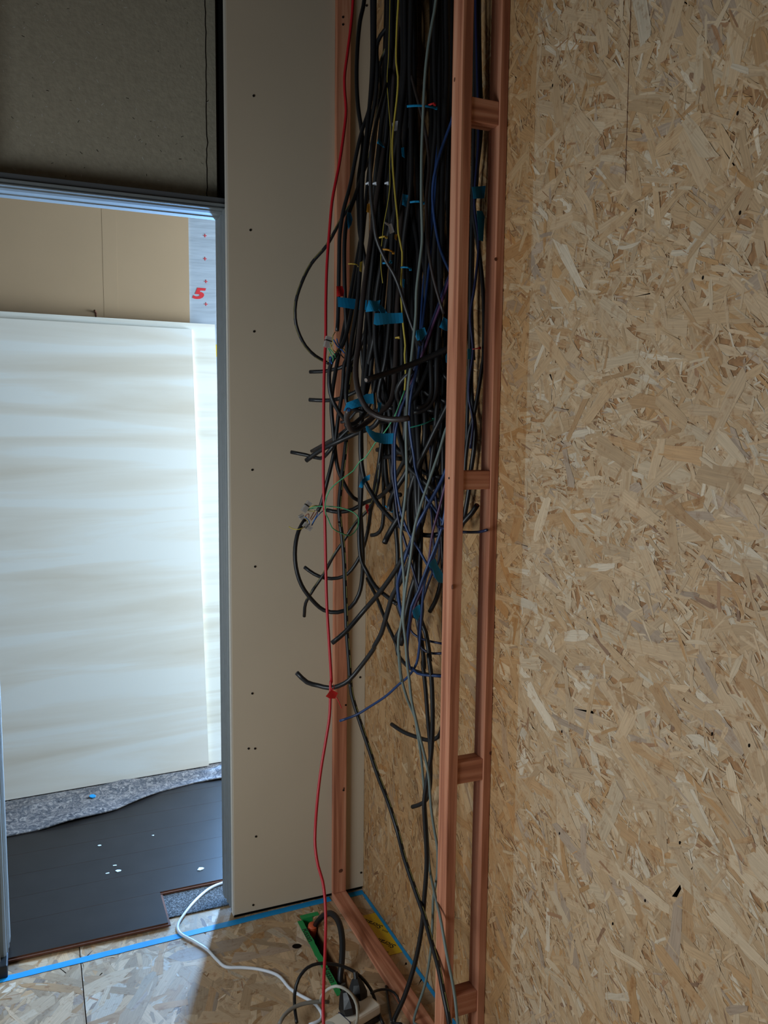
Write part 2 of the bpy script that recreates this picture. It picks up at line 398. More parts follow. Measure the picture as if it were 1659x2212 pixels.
# right wall
wall_right = structure('wall_right', *boxv((XR, YS, 0.0), (XR + 0.08, PF + 0.12, CEIL)), 'osb_core', 'tall strand board wall on the right')
strands('osb_strands', wall_right, (XR, PF, 0.0), (0, -1, 0), (0, 0, 1), 1.75, CEIL, 11000, 'strands_wall', 5, bias=(0.5, 2.1), lshare=0.16)
# hairline edge between two boards high on the right wall
p0, p1 = onx(1365, -20, XR), onx(1352, 395, XR)
build('board_joint', *tube(np.array([p0, p1]) - [0.0013, 0, 0], 0.00055, 4), 'laminate_core', wall_right)
for (px, py) in ((1375, 455), (1595, 245), (1520, 600), (1600, 460), (1215, 1580), (1395, 1945), (1540, 1585), (1620, 1610), (1470, 1820), (1325, 1995), (1210, 1800), (1195, 185)):
    q = onx(px, py, XR); build('dark_speck', *disc(q - [0.0014, 0, 0], (1, 0, 0), 0.0030, 6, 0.001, 0.6), 'hole_dark', wall_right)
# ceilings, side and rear walls
structure('ceiling', *boxv((XW - 0.1, YS - 0.1, CEIL), (2.65, FY + 0.1, CEIL + 0.1)), 'ceiling_paint', 'plain ceiling over both rooms')
def wall_with_window(name, x0, x1, y0, y1, wy0, wy1, wz0, wz1, label, along='y'):
    if along == 'y':
        parts = [boxv((x0, y0, 0), (x1, wy0, CEIL)), boxv((x0, wy1, 0), (x1, y1, CEIL)), boxv((x0, wy0, 0), (x1, wy1, wz0)), boxv((x0, wy0, wz1), (x1, wy1, CEIL))]
    else:
        parts = [boxv((x0, y0, 0), (wy0, y1, CEIL)), boxv((wy1, y0, 0), (x1, y1, CEIL)), boxv((wy0, y0, 0), (wy1, y1, wz0)), boxv((wy0, y0, wz1), (wy1, y1, CEIL))]
    return structure(name, *merge([p for p in parts if all(abs(p[0][0][i]-p[0][6][i]) > 1e-6 for i in range(3))]), 'side_wall', label)
def frame(name, a, b, axis, t, label):
    """window frame around the rectangle a..b lying in a wall whose normal is axis"""
    (x0, y0, z0), (x1, y1, z1) = a, b
    if axis == 'x':
        ps = [boxv((x0, y0, z0), (x1, y0+t, z1)), boxv((x0, y1-t, z0), (x1, y1, z1)), boxv((x0, y0+t, z0), (x1, y1-t, z0+t)), boxv((x0, y0+t, z1-t), (x1, y1-t, z1))]
    else:
        ps = [boxv((x0, y0, z0), (x0+t, y1, z1)), boxv((x1-t, y0, z0), (x1, y1, z1)), boxv((x0+t, y0, z0), (x1-t, y1, z0+t)), boxv((x0+t, y0, z1-t), (x1-t, y1, z1))]
    return structure(name, *merge(ps), 'white_plastic', label)
wall_with_window('wall_left', XW - 0.1, XW, YS, 2.207, 0.60, 1.60, 0.53, 1.37, 'left wall of the near room with a window')
frame('window_1', (XW - 0.08, 0.60, 0.53), (XW - 0.02, 1.60, 1.37), 'x', 0.045, 'window in the left wall of the near room')
structure('wall_rear', *boxv((XW - 0.1, YS - 0.1, 0), (XR + 0.08, YS, CEIL)), 'side_wall', 'rear wall behind the viewer')
# back wall: pocket door wall (left piece, right piece, strip over the door)
DX0, DX1 = -0.105, 0.4905
wall_back = structure('wall_back', *merge([boxv((XW - 0.1, PF + 0.0125, 0), (DX0 - 0.02, 2.323, CEIL)), boxv((DX1 + 0.013, PF + 0.0125, 0.03), (2.6, 2.323, CEIL)), boxv((DX0 - 0.02, 2.310, 2.006), (DX1 + 0.013, 2.323, CEIL))]), 'side_wall', 'back wall with the doorway')
panel = build('wall_panel', *boxv((DX1, PF, 0.016), (XR - 0.001, PF + 0.0124, CEIL), 0.0008), 'panel_board', wall_back, label='pale smooth building board right of the doorway')
build('wall_panel', *boxv((XW, PF, 0.016), (DX0 - 0.012, PF + 0.0124, CEIL), 0.0008), 'panel_board', wall_back)
build('edge_strip', *boxv((DX1 - 0.0035, PF + 0.001, 0.014), (DX1 - 0.0002, PF + 0.02, CEIL)), 'panel_edge', wall_back)
build('black_gap_fill', *merge([boxv((DX1 + 0.0005, PF + 0.0126, 2.008), (DX1 + 0.012, 2.309, CEIL)), boxv((DX1 + 0.002, PF + 0.013, 0.001), (XR, PF + 0.05, 0.029))]), 'black_gap_fill', wall_back)  # black cavity side; second box paints in the dark gap under the panel
for (px, py) in ((548, 207), (541, 497), (549, 716), (545, 1015), (551, 1224), (545, 1498), (537, 1617), (551, 1617), (553, 1807), (547, 1955), (778, 1463), (780, 1885), (792, 12)):
    screw(panel, ony(px, py, PF - 0.0006), (0, 1, 0))
over = build('overdoor_board', *boxv((-0.9, 2.290, 2.006), (0.4825, 2.3095, CEIL)), 'cement_board', wall_back, label='dark grey fibre board over the doorway')
# slightly ragged vertical joint and some pale chips in it
zz = np.linspace(2.01, CEIL, 40); jx = 0.4563 + np.random.default_rng(3).normal(0, 0.0008, 40)
build('board_joint', *tube(np.stack([jx, np.full(40, 2.2895), zz], 1), 0.0011, 4), 'hole_dark', wall_back)
g3 = np.random.default_rng(21); cv = []; cd = []
for i in range(170):
    x, z = g3.uniform(-0.15, 0.47), g3.uniform(2.01, 2.6); a = g3.uniform(0, math.pi); l, t_ = g3.uniform(0.003, 0.008), g3.uniform(0.0006, 0.0014)
    d = np.array([math.cos(a), 0, math.sin(a)]); e_ = np.array([-math.sin(a), 0, math.cos(a)]); c = np.array([x, 2.2897, z])
    q = [c - d*l/2 - e_*t_/2, c + d*l/2 - e_*t_/2, c + d*l/2 + e_*t_/2, c - d*l/2 + e_*t_/2]
    (cv if i % 3 else cd).append((q, [(0, 1, 2, 3)]))
build('pale_fibres', *merge(cv), 'chip_white', wall_back, kind='stuff'); build('dark_fibres', *merge(cd), 'hole_dark', wall_back, kind='stuff')
# door frame of ribbed aluminium
JDX, JDY, HDY, HDZ = -0.055, -0.060, -0.062, -0.0815
door = empty('door_1', (0.19, 2.26, 0), 'ribbed grey aluminium sliding door frame around the doorway', None, kind='structure')
JR = [(0.5495, 2.272), (0.5435, 2.276), (0.5435, 2.290), (0.5395, 2.293), (0.5395, 2.300), (0.5430, 2.303), (0.5430, 2.312), (0.5375, 2.315), (0.5375, 2.324), (0.5410, 2.327), (0.5410, 2.336), (0.5360, 2.340), (0.5360, 2.368), (0.5595, 2.368), (0.5595, 2.272)]
JR = [(x + JDX, y + JDY) for x, y in JR]
build('jamb', *prism(JR[::-1], 0.022, 1.978, 'z'), 'aluminium', door)
xm = 0.4825 - 0.0965
JL = [(xm - x, y) for x, y in JR]
build('jamb', *prism(JL, 0.03, 1.978, 'z'), 'aluminium', door)
build('jamb_foot', *boxv((-0.124, 2.172, 0.0005), (-0.099, 2.250, 0.034), 0.003), 'black_plastic', door)
HP = [(2.296, 2.0865), (2.296, 2.0720), (2.2885, 2.0700), (2.2885, 2.0665), (2.2960, 2.0645), (2.2960, 2.0615), (2.2905, 2.0595), (2.2905, 2.0565), (2.3000, 2.0540), (2.3000, 2.0515), (2.3080, 2.0480), (2.3380, 2.0480), (2.3400, 2.0450), (2.3700, 2.0450), (2.3700, 2.0865)]
HP = [(y + HDY, z + HDZ) for y, z in HP]
build('head', *prism(HP, -0.118, 0.5045, 'x'), 'aluminium', door)
build('head_cap', *boxv((-0.118, 2.2330, 1.9915), (0.4890, 2.2337, 2.0045)), 'dark_aluminium', door)
# ------------------------------------------------------------------ far room
floor_far = structure('floor_far', *boxv((-1.7, 2.406, -0.12), (2.6, FY + 0.1, 0.0)), 'osb_core', 'subfloor of the far room')
build('foam_underlay', *boxv((-0.6, 2.274, 0.0006), (1.2, 2.50, 0.0042)), 'foam', floor_far, label='dark grey speckled foam underlay in the notch')
def plank(x0, x1, y0, y1, z0=0.0045, z1=0.0135):
    t = 0.0004; zm = (z0 + z1)/2
    prof = [(y0 - 0.006, z0), (y1 - t, z0), (y1 - t, z1), (y0 + t, z1), (y0 + t, zm + 0.001), (y0 - 0.006, zm + 0.001)]
    v, f = prism(prof, x0 + t/2, x1 - t/2, 'x')
    fm = [0 if i == 4 else 1 for i in range(len(f))]
    # faces: 0,1 caps; 2.. sides in outline order -> index 4 is the top edge (y1,z1)-(y0,z1)
    return build('laminate_plank', v, f, None, floor_far, mats=['laminate_top', 'laminate_core'], fmat=fm)
rows = [2.2355, 2.399, 2.530, 2.661, 2.792, 2.923, 3.054, 3.185, 3.316, 3.447]
for i, y in enumerate(rows):
    cuts = [[-1.2, 0.3115], [-1.2, 0.95, 2.55], [-1.2, -0.3, 1.0, 2.55]][0 if i == 0 else 1 + i % 2]
    y1 = rows[i+1] if i + 1 < len(rows) else FY
    for a_, b_ in zip(cuts[:-1], cuts[1:]): plank(a_, b_, y, y1)
build('tongue', *boxv((0.3115, 2.231, 0.0046), (0.3175, 2.396, 0.0085)), 'laminate_core', floor_far)
# far wall: beige boards, joint strip, white membrane; slit window further right
wall_far = structure('wall_far', *merge([boxv((-1.7, FY, 0), (0.91, FY + 0.1, CEIL)), boxv((1.09, FY, 0), (2.6, FY + 0.1, CEIL)), boxv((0.91, FY, 2.1), (1.09, FY + 0.1, CEIL)), boxv((0.91, FY, 0), (1.09, FY + 0.1, 0.1))]), 'side_wall', 'far wall seen through the doorway')
frame('window_2', (0.91, FY + 0.01, 0.1), (1.09, FY + 0.07, 2.1), 'y', 0.02, 'narrow glazed slit in the far wall')
mx0 = ony(408, 560, FY - 0.012)[0]
build('wall_board', *boxv((-1.6, FY - 0.0125, 0.0), (mx0, FY - 0.0005, CEIL)), 'beige_board', wall_far, label='beige building board on the far wall')
jx0, jx1 = ony(221, 520, FY - 0.013)[0], ony(252, 520, FY - 0.013)[0]
build('joint_strip', *boxv((jx0, FY - 0.0130, 0.0), (jx1, FY - 0.0126, CEIL), 0.0001), 'beige_board', wall_far)
mem = build('membrane', *boxv((mx0 + 0.0003, FY - 0.006, 0.0), (0.90, FY - 0.0005, CEIL)), 'membrane', wall_far, label='pale blue white vapour membrane with red print')
for (px, py) in ((442, 460), (443, 509), (443, 559), (445, 608), (445, 657), (476, 806), (478, 852), (478, 898), (480, 946)):
    c = ony(px, py, FY - 0.0066); s_ = 0.0072; t_ = 0.0013
    build('cross_mark', *merge([boxv(c - [s_, 0.0003, t_], c + [s_, 0.0003, t_]), boxv(c - [t_, 0.0004, s_], c + [t_, 0.0004, s_])]), 'red_ink', mem)
text_mesh('printed_number', '5', ony(427, 635, FY - 0.0062), (1, 0, 0), (0, 0, 1), 0.060, 'red_ink', mem, shear=0.25, bold=0.045, stretch=1.55)
c = ony(475, 921, FY - 0.0064); build('printed_mark', *prism([(c[0]-0.012, c[2]+0.022), (c[0]-0.004, c[2]), (c[0]-0.012, c[2]-0.022), (c[0]+0.016, c[2]-0.012), (c[0]+0.016, c[2]+0.012)], c[1]-0.0003, c[1]+0.0003, 'y'), 'red_ink', mem)
for (py0, py1, n_) in ((744, 772, 1), (974, 1003, 2)):
    c0 = ony(460, py0, FY - 0.007); c1 = ony(500, py1, FY - 0.007)
    ty = build('yellow_tape', *boxv((c0[0], FY - 0.0072, c1[2]), (c1[0] + 0.05, FY - 0.0062, c0[2])), 'yellow_tape', wall_far, label='yellow adhesive tape on the membrane')
    for k in range(3):
        build('print', *boxv((c0[0] + 0.022 + k*0.007, FY - 0.0076, c1[2] + 0.008), (c0[0] + 0.025 + k*0.007, FY - 0.0073, c1[2] + 0.022)), 'ink', ty)
c = ony(207, 676, FY - 0.012)
build('bent_nail', *tube(spline([c + [0, 0, -0.03], c, c + [-0.006, -0.012, 0.008]]), 0.004, 6), 'laminate_core', wall_far)
# end walls of far room
wall_with_window('wall_far_right', 2.55, 2.65, 2.323, FY, 2.42, 3.39, 0.45, 2.05, 'right end wall of the far room')
frame('window_3', (2.57, 2.42, 0.45), (2.63, 3.39, 2.05), 'x', 0.05, 'window in the right end wall of the far room')
structure('wall_far_left', *boxv((-1.8, 2.323, 0), (-1.7, FY, CEIL)), 'side_wall', 'left end wall of the far room')

# ------------------------------------------------------------------ plywood sheets leaning in the far room
def leaning(name, x0, x1, yb, yt, z0, z1, t, mat, label, xtop=0.0, yaw=0.045):
    # outline in local (x, s), then lean
    L = math.hypot(yt - yb, z1 - z0); d = np.array([0, (yt-yb)/L, (z1-z0)/L]); nb = np.array([0, d[2], -d[1]])
    V = []
    for off in (0, t):
        for (x, s) in ((x0, 0), (x1, 0), (x1 + xtop, L), (x0 + xtop, L)):
            V.append(np.array([x, yb + yaw*(x - x1), z0]) + d*s + nb*off)
    f = [(0, 1, 2, 3), (7, 6, 5, 4), (0, 4, 5, 1), (1, 5, 6, 2), (2, 6, 7, 3), (3, 7, 4, 0)]
    return build(name, V, f, None, mats=[mat, 'plywood_edge'], fmat=[0, 0, 1, 1, 1, 1], label=label, cat='plywood')
ZB = 0.0265
leaning('plywood_sheet', -0.60, 0.622, 3.228, 3.476, ZB, 1.794, 0.010, 'plywood_face', 'pale streaky plywood sheet leaning in front, in the far room', xtop=0.0)
leaning('plywood_sheet', -0.56, 0.722, 3.249, 3.496, ZB, 1.821, 0.015, 'plywood_back', 'larger pale plywood sheet showing as a border behind the front sheet', xtop=0.0)
# felt blanket under the sheets
def felt():
    fx = [-0.65, -0.25, -0.126, 0.004, 0.2375, 0.4147, 0.5418, 0.6593, 0.90]; fy = [2.94, 2.93, 2.925, 2.9335, 2.985, 3.082, 3.109, 3.106, 3.11]
    nx, ny = 130, 44; G = np.zeros((nx, ny, 3)); g = np.random.default_rng(4)
    for i, x in enumerate(np.linspace(-0.65, 0.90, nx)):
        y0 = np.interp(x, fx, fy); y1 = 3.34
        for j, t in enumerate(np.linspace(0, 1, ny)):
            y = y0 + (y1 - y0)*t
            z = 0.0195 + 0.004*math.sin(9*x + 4*t) + 0.003*math.sin(23*x - 9*t)
            w1 = 1/(1 + math.exp((x - 0.25)/0.06))
            fold = math.exp(-((t - (0.34 + 0.38*(x + 0.1)))/0.08)**2)*0.016*w1 + math.exp(-((t - (0.15 + 0.5*(0.75 - x)))/0.10)**2)*0.016*(1 - w1)
            z += fold*min(1, t*8)
            # under the sheets it is pressed flat
            yp = 3.222 + 0.045*(x - 0.622)          # lower front edge of the sheets
            z += 0.016*math.exp(-((y - yp + 0.030)/0.022)**2)*(0.25 + 0.75*math.exp(-((x - 0.28)/0.17)**2) + 0.5*math.exp(-((x - 0.72)/0.1)**2))
            if y > yp - 0.014: z = 0.0195 + (z - 0.0195)*max(0, 1 - (y - yp + 0.014)/0.012)
            G[i, j] = (x, y, max(0.0165, z))
    return sheet(G, 0.005)
v, f = felt(); fl = build('felt_blanket', v, f, 'felt', smooth=True, label='grey felt blanket rumpled under the leaning plywood', cat='blanket')
c = onz(200, 1720, 0.035)
build('paint_blob', *disc(c, (0, -0.4, 1), 0.012, 7, 0.004, 0.7), 'blue_tape_floor', fl, label='light blue paint fleck')
for i, (px, py, r_, lb) in enumerate(((433, 1877, 0.0075, 'largest white plaster crumb on the dark floor near the jamb'), (232, 1886, 0.0035, 'small white crumb on the dark floor, left of a bluish one'), (255, 1881, 0.006, 'bluish white crumb in the middle of the dark floor'), (248, 1869, 0.004, 'small pale crumb just behind the bluish one'), (331, 1804, 0.003, 'tiny crumb near the edge of the felt blanket'), (215, 1826, 0.004, 'pale crumb on the dark floor close to the felt'))):
    c = onz(px, py, 0.0148); a = np.random.default_rng(40+i).uniform(0.6, 1.2, 7)
    ang = np.linspace(0, 2*math.pi, 7, endpoint=False)
    poly = [(c[0] + r_*a[k]*1.5*math.cos(ang[k]), c[1] + r_*a[k]*math.sin(ang[k])) for k in range(7)]
    build('plaster_crumb', *prism(poly, 0.0137, 0.0137 + 0.3*r_, 'z'), 'debris_white', label=lb, cat='crumb', group='crumbs on the dark floor')

# ------------------------------------------------------------------ timber battens of the cable niche
XL = 0.7835
bs = build('wall_stud', *boxv((XL, 2.177, 0.0245), (0.8235, PF - 0.0003, CEIL - 0.001), 0.0015), 'fir_z', label='reddish fir batten upright against the pale board', cat='stud')
for (px, py) in ((741, 37), (741, 53), (747, 1523), (742, 1707)): screw(bs, ony(px, py, 2.1766), (0, 1, 0), 0.003)
build('bottom_plate', *boxv((XL, 1.25, 0.0003), (0.8255, PF - 0.002, 0.0235), 0.0015), 'fir_y', label='fir batten lying on the floor along the niche', cat='batten')
lad = empty('ladder_frame', (0.836, 1.489, 0), 'narrow ladder frame of two fir uprights joined by short blocks, against strand board wall', 'frame')
Z0L = 0.0238
build('stud', *boxv((XL, 1.468, Z0L), (0.8060, 1.510, CEIL - 0.001), 0.0012), 'fir_z', lad)
build('stud', *boxv((0.8685, 1.468, 0.0005), (XR - 0.0014, 1.510, CEIL - 0.001), 0.0012), 'fir_z', lad)
for z0, z1 in ((2.006, 2.051), (1.286, 1.324), (0.659, 0.706), (0.124, 0.172)):
    build('block', *boxv((0.8062, 1.4715, z0), (0.8683, 1.5085, z1), 0.001), 'fir_x', lad)
screw(lad, ony(966, 1033, 1.490) * [0, 1, 1] + [XL, 0, 0], (1, 0, 0), 0.0025)

plain('knot_wood', (96, 54, 36), 0.7, noise=0.3, scale=150)
def knot(parent, c, nrm, r, sq): build('knot', *disc(c, nrm, r, 12, 0.0008, sq), 'knot_wood', parent)
knot(lad, ony(1060, 1627, 1.4678), (0, 1, 0), 0.0042, 0.8); knot(lad, ony(1071, 560, 1.4678), (0, 1, 0), 0.0036, 0.9)
knot(lad, onx(977, 1268, XL - 0.0002), (1, 0, 0), 0.0050, 0.6); knot(lad, onx(982, 172, XL - 0.0002), (1, 0, 0), 0.0042, 0.6)
knot(bs, ony(736, 1881, 2.1768), (0, 1, 0), 0.0055, 1.2); knot(bs, ony(743, 1703, 2.1768), (0, 1, 0), 0.0030, 1.0)
# ------------------------------------------------------------------ tapes and prints on the floor
def ftape(name, x0, x1, y0, y1, mat, label, cat='tape', z=0.0004, t=0.0008, group=None, skew=0.0):
    nx = max(2, int((x1-x0)/0.03)); ny = max(2, int((y1-y0)/0.03)); g = np.random.default_rng(int(abs(x0*1000+y0*77)))
    G = np.array([[(x + (g.normal(0, 0.0003) if 0 < i < nx else 0), y + skew*(x - x0) + g.normal(0, 0.0004), z + t/2) for j, y in enumerate(np.linspace(y0, y1, ny+1))] for i, x in enumerate(np.linspace(x0, x1, nx+1))])
    return build(name, *sheet(G, t), mat, label=label, cat=cat, group=group)
ftape('floor_tape', -0.62, XL - 0.004, 2.146, 2.169, 'blue_tape_floor', 'blue tape line on the floor along the doorway and board', skew=0.0255)
ftape('floor_tape', 0.8270, XR - 0.004, 2.178, 2.2, 'blue_tape_floor', 'short piece of blue floor tape in the back corner')
ftape('floor_tape', 0.8770, XR - 0.002, 1.515, 2.177, 'blue_tape_floor', 'blue tape line on the floor along the strand board wall')
yt = ftape('yellow_tape', 0.8268, 0.8767, 1.884, 2.076, 'yellow_tape', 'yellow printed adhesive tape on the floor behind the batten')
zt = 0.0013
for s_, x, y, sz in (('Sicrall', 0.852, 2.028, 0.027), ('Sicrall', 0.851, 1.935, 0.027), ('SIGA', 0.870, 1.985, 0.011), ('SIGA', 0.836, 2.062, 0.010), ('SIGA', 0.836, 1.903, 0.010)):
    text_mesh('print', s_, (x, y, zt), np.array((-0.62, -0.785, 0))*-1 if False else np.array((0.55, -0.835, 0))*-1, np.array((0.835, 0.55, 0))*-1, sz*0.9, 'ink', yt, shear=0.15, bold=0.012, lift=0.0002)
gt = empty('green_tape', (0.68, 1.97, 0.0), 'green printed tape lining the cable slot in the floor', 'tape')
def fsheet(x0, x1, y0, y1, n=24, seed=1, z=0.0009, t=0.0008):
    g = np.random.default_rng(seed); ys = np.linspace(y0, y1, n)
    return sheet(np.array([[(x0 + (g.normal(0, .0004)), y, z), ((x0+x1)/2, y, z), (x1 + g.normal(0, .0006), y, z)] for y in ys]), t)
build('edge_strip', *fsheet(0.6548, SLOT[0] + 0.0005, 1.790, 2.122), 'green_tape', gt)
build('end_strip', *fsheet(SLOT[0] - 0.001, SLOT[1] + 0.02, SLOT[3] + 0.0005, SLOT[3] + 0.018, 6, 2), 'green_tape', gt)
build('end_flap', *boxv((SLOT[0] + 0.001, SLOT[3] - 0.0009, -0.03), (SLOT[1] - 0.001, SLOT[3] - 0.0002, 0.0008)), 'green_tape', gt)
text_mesh('print', 'Rissan', (0.6625, 2.050, 0.0014), (0, -1, 0), (1, 0, 0), 0.0245, 'ink', gt, bold=0.012, lift=0.0002)
text_mesh('print', 'Rissan', (0.6630, 1.870, 0.0014), (0, -1, 0), (1, 0, 0), 0.0245, 'ink', gt, bold=0.012, lift=0.0002)
#CABLES#
# ------------------------------------------------------------------ cables
# traced on enlarged views of the photograph: view name -> (origin x, origin y, scale)
VIEWS = {'Z1': (600, 0, 3.318), 'Z2': (600, 380, 3.318), 'Z3': (600, 740, 3.318), 'Z4': (600, 1080, 3.318), 'Z5': (600, 1400, 3.318), 'Z6': (580, 1780, 3.072),
         'W1': (740, 0, 6.636), 'W2': (740, 250, 6.636), 'W3': (740, 500, 6.636), 'W4': (740, 750, 6.636), 'W5': (740, 1000, 6.636),
         'N1': (620, 680, 9.217), 'N2': (610, 1060, 9.217), 'B': (600, 1960, 6.583), 'P': (0, 0, 1.0)}
def trace(s):
    out = []; vw = None
    for tok in s.split():
        if tok in VIEWS: vw = VIEWS[tok]; continue
        a, b_ = tok.split(','); out.append((vw[0] + float(a)/vw[2], vw[1] + float(b_)/vw[2]))
    return out
def ymap(y): return 1.51 + (y - 1.596)*1.0395          # depth scale used for the hand-placed tags
def niche_y(px, py, u, r):
    """depth inside the cable niche: u=0 just behind the ladder frame, u=1 against back board or right wall"""
    r_ = _ray(px, py)
    ywall = (XR - 0.004 - r)/r_[0]*r_[1]
    back = (2.175 if px > 700 else 2.193) - r - 0.002
    ymax = min(back, ywall - 0.002); ymin = min(1.575, ymax - 0.004) if px < 985 else min(1.516 + r, ymax)
    return ymin + (ymax - ymin)*u
crng = np.random.default_rng(99)
def cable(name, label, path, r, mat, u=(0.6, 0.6), up='auto', down=False, group='cables hanging in the niche', cat='cable', cut=False, stripe=None, yabs=None, lane=None, sides=8, ypy=None, deep=False):
    pts = trace(path) if isinstance(path, str) else list(path)
    n_ = len(pts); P = []
    for i, (px, py) in enumerate(pts):
        t = i/max(1, n_-1)
        if ypy is not None: y = float(np.interp(py, [q[0] for q in ypy], [q[1] for q in ypy]))
        elif yabs is not None: y = ymap(yabs[0] + (yabs[1]-yabs[0])*t)
        else: y = niche_y(px, py, u[0] + (u[1]-u[0])*t, r)
        P.append(ony(px, py, y))
    if up == 'auto':
        px, py = pts[0]; Q = []
        if py > 25 and px < 950:
            ln = lane if lane is not None else crng.uniform(852, 890) if px > 800 else crng.uniform(832, 864)
            us = crng.uniform(0.55, 0.95)
            if deep: ln, us = 966, 0.99
            steps = [k for k in (0.75, 0.5, 0.25, 0.0)] if py > 500 else [0.45, 0.0]
            for k in steps:
                yy = py*k if k else 0.0
                w_ = (1-k)**0.8
                x_ = px*(1-w_) + ln*w_ + crng.normal(0, 4)
                Q.append(ony(x_, yy, niche_y(x_, yy, us*w_ + u[0]*(1-w_), r)))
            P = Q[::-1] + P
        elif py > 25:
            for k in (0.66, 0.33, 0.0):
                x_ = min(px + 45*(1-k), 1004); P.insert(0, ony(x_, py*k, niche_y(x_, py*k, 0.6, r)))
        a = P[0]; P.insert(0, np.array([a[0], a[1], CEIL - 0.004]))
    if down:
        a = P[-1]; P.append(np.array([a[0] + 0.005, a[1] - 0.03, 0.03 + r])); 
    S = spline(P)
    S[:, 0] = np.minimum(S[:, 0], XR - r - 0.0025)
    o = build(name, *tube(S, r, sides), mat, label=label, cat=cat, group=group, smooth=True)
    if cut:
        d = S[-1] - S[-2]; d /= np.linalg.norm(d)
        build('cut_end', *disc(S[-1] + d*0.0006, d, r*0.62, 8, 0.0012), cut if isinstance(cut, str) else 'cut_core', o)
    if stripe:
        # printed marking running along the side that faces the room
        view = np.array([0, 0, H]) - S; T = np.gradient(S, axis=0); T /= np.linalg.norm(T, axis=1)[:, None]
        nn = view - (view*T).sum(1)[:, None]*T; nn /= np.linalg.norm(nn, axis=1)[:, None]
        side = np.cross(T, nn); off = 0.75*nn + 0.62*side*stripe; off /= np.linalg.norm(off, axis=1)[:, None]
        L = S + off*(r + 0.0001); parts = []
        i = 2
        while i < len(L) - 4:
            parts.append(tube(L[i:i+3], 0.0006, 4)); i += 3
        build('printed_marking', *merge(parts), 'print_yellow', o, kind='stuff')
    return o
BK, CH, BR = 'black_cable', 'charcoal_cable', 'brownish_cable'
G1 = 'cables hanging in the niche'
# --- distinct black cables
cable('power_cable', 'black cable bulging left in a wide bow over the pale board, upper loop', 'Z1 730,480 740,620 700,900 650,1150 600,1260 Z2 560,130 450,320 350,500 240,630 170,770 130,900 125,1020 145,1110 200,1220 270,1290 330,1325 N1 840,975', 0.0043, CH, (0.7, 0.85), stripe=1)
cable('power_cable', 'leftmost black cable at the top, hanging clear of the bundle', 'Z1 620,0 590,150 572,330 565,560 575,760 600,930 W2 290,420 230,900 220,1100 230,1350 W3 245,0 290,250 340,500 370,700 370,1000 340,1300 320,1659 W4 290,560 270,900 265,1300 W5 275,200 260,600 240,850 240,1150 270,1400 Z4 635,510 700,620 780,690 850,745', 0.0052, BK, (0.75, 0.45), cut=True)
cable('power_cable', 'black cable ending in the wires of the upper clear connector', 'Z1 690,0 690,500 660,760 600,950 560,1120 520,1320 Z2 505,120 470,250 445,420 440,600 435,850 430,1050 425,1110', 0.0048, CH, (0.7, 0.6))
cable('power_cable', 'black cable slanting left to the lower pair of connectors', 'Z1 715,300 715,500 700,700 650,980 620,1200 Z2 560,130 500,300 480,450 478,700 485,950 493,1120 490,1320 Z3 478,150 465,330 430,560 410,740 390,850 350,1010 N2 760,300 700,410', 0.0052, BK, (0.65, 0.7))
cable('power_cable', 'long black cable with yellow marking running from the bundle down to the floor', 'Z2 600,900 560,1200 Z3 505,300 497,620 480,800 460,960 445,1100 440,1200 450,1320 Z4 445,150 465,300 475,420 485,700 495,950 510,1150 520,1320 Z5 515,200 530,330 570,470 640,680 720,920 790,1100 860,1320 Z6 900,220 970,430 1030,600 1080,780 1130,960 1160,1120 1200,1320', 0.0055, BK, (0.4, 0.15), stripe=-1, down=True, ypy=[(0, 2.05), (700, 2.0), (1500, 1.9), (1780, 1.78), (1950, 1.62), (2060, 1.50), (2120, 1.45), (2212, 1.40)])
cable('power_cable', 'upper of two short black cable ends sticking out level over the pale board', 'Z2 660,950 600,1200 Z3 540,120 450,180 400,192 340,205 230,210', 0.0050, BK, (0.6, 0.8), cut=True)
cable('power_cable', 'lower of two short black cable ends sticking out level over the pale board', 'Z2 700,1100 Z3 640,200 620,300 590,335 510,375 430,405 330,415 225,410', 0.0052, CH, (0.5, 0.8), cut=True)
cable('power_cable', 'black cable end with a kink, reaching furthest left over the pale board', 'Z3 680,380 600,540 520,610 430,700 350,800 305,830 200,805 95,785', 0.0050, BK, (0.5, 0.8), cut=True)
cable('power_cable', 'black cable end pointing down left, upper of a slanting pair', 'Z3 740,440 680,500 560,570 430,670 330,730 240,780', 0.0045, BR, (0.55, 0.85), cut=True)
cable('power_cable', 'thick black cable end pointing down left, lower of a slanting pair', 'Z3 720,560 560,650 420,715 300,775 205,845', 0.0064, BK, (0.5, 0.75), cut=True)
cable('power_cable', 'brownish black cable sweeping right in front of the bundle to a cut end', 'W3 300,900 250,1400 W4 225,0 190,250 200,500 250,700 350,880 500,990 650,1030 800,1035 960,1015', 0.0062, BR, (0.3, 0.0), cut='hole_dark')
cable('power_cable', 'brownish black cable curled up like a hook below blue tape', 'W4 700,760 600,880 450,990 330,1090 220,1175 130,1190 75,1090 60,990 88,900', 0.0062, BR, (0.3, 0.05), cut='blue_wire')
cable('power_cable', 'thick black cable crossing the bundle on a slant to a cut end at the left', 'W4 1560,-20 1500,20 1200,160 900,280 600,385 340,470', 0.0066, BK, (0.3, 0.02), cut=True)
cable('power_cable', 'black cable looped back up in a wide hook in mid bundle', 'W3 1330,1500 W4 1260,200 1180,430 1100,600 1000,740 900,820 810,770 780,640 850,480 1000,330', 0.0060, BK, (0.4, 0.2))
cable('power_cable', 'black cable making a big bow at lower left up to the connectors', 'Z3 600,600 600,800 590,1000 Z4 590,50 600,200 610,400 605,560 580,680 520,770 430,805 330,790 240,710 170,610 130,480 125,340 150,220 195,140', 0.0056, BK, (0.6, 0.8))
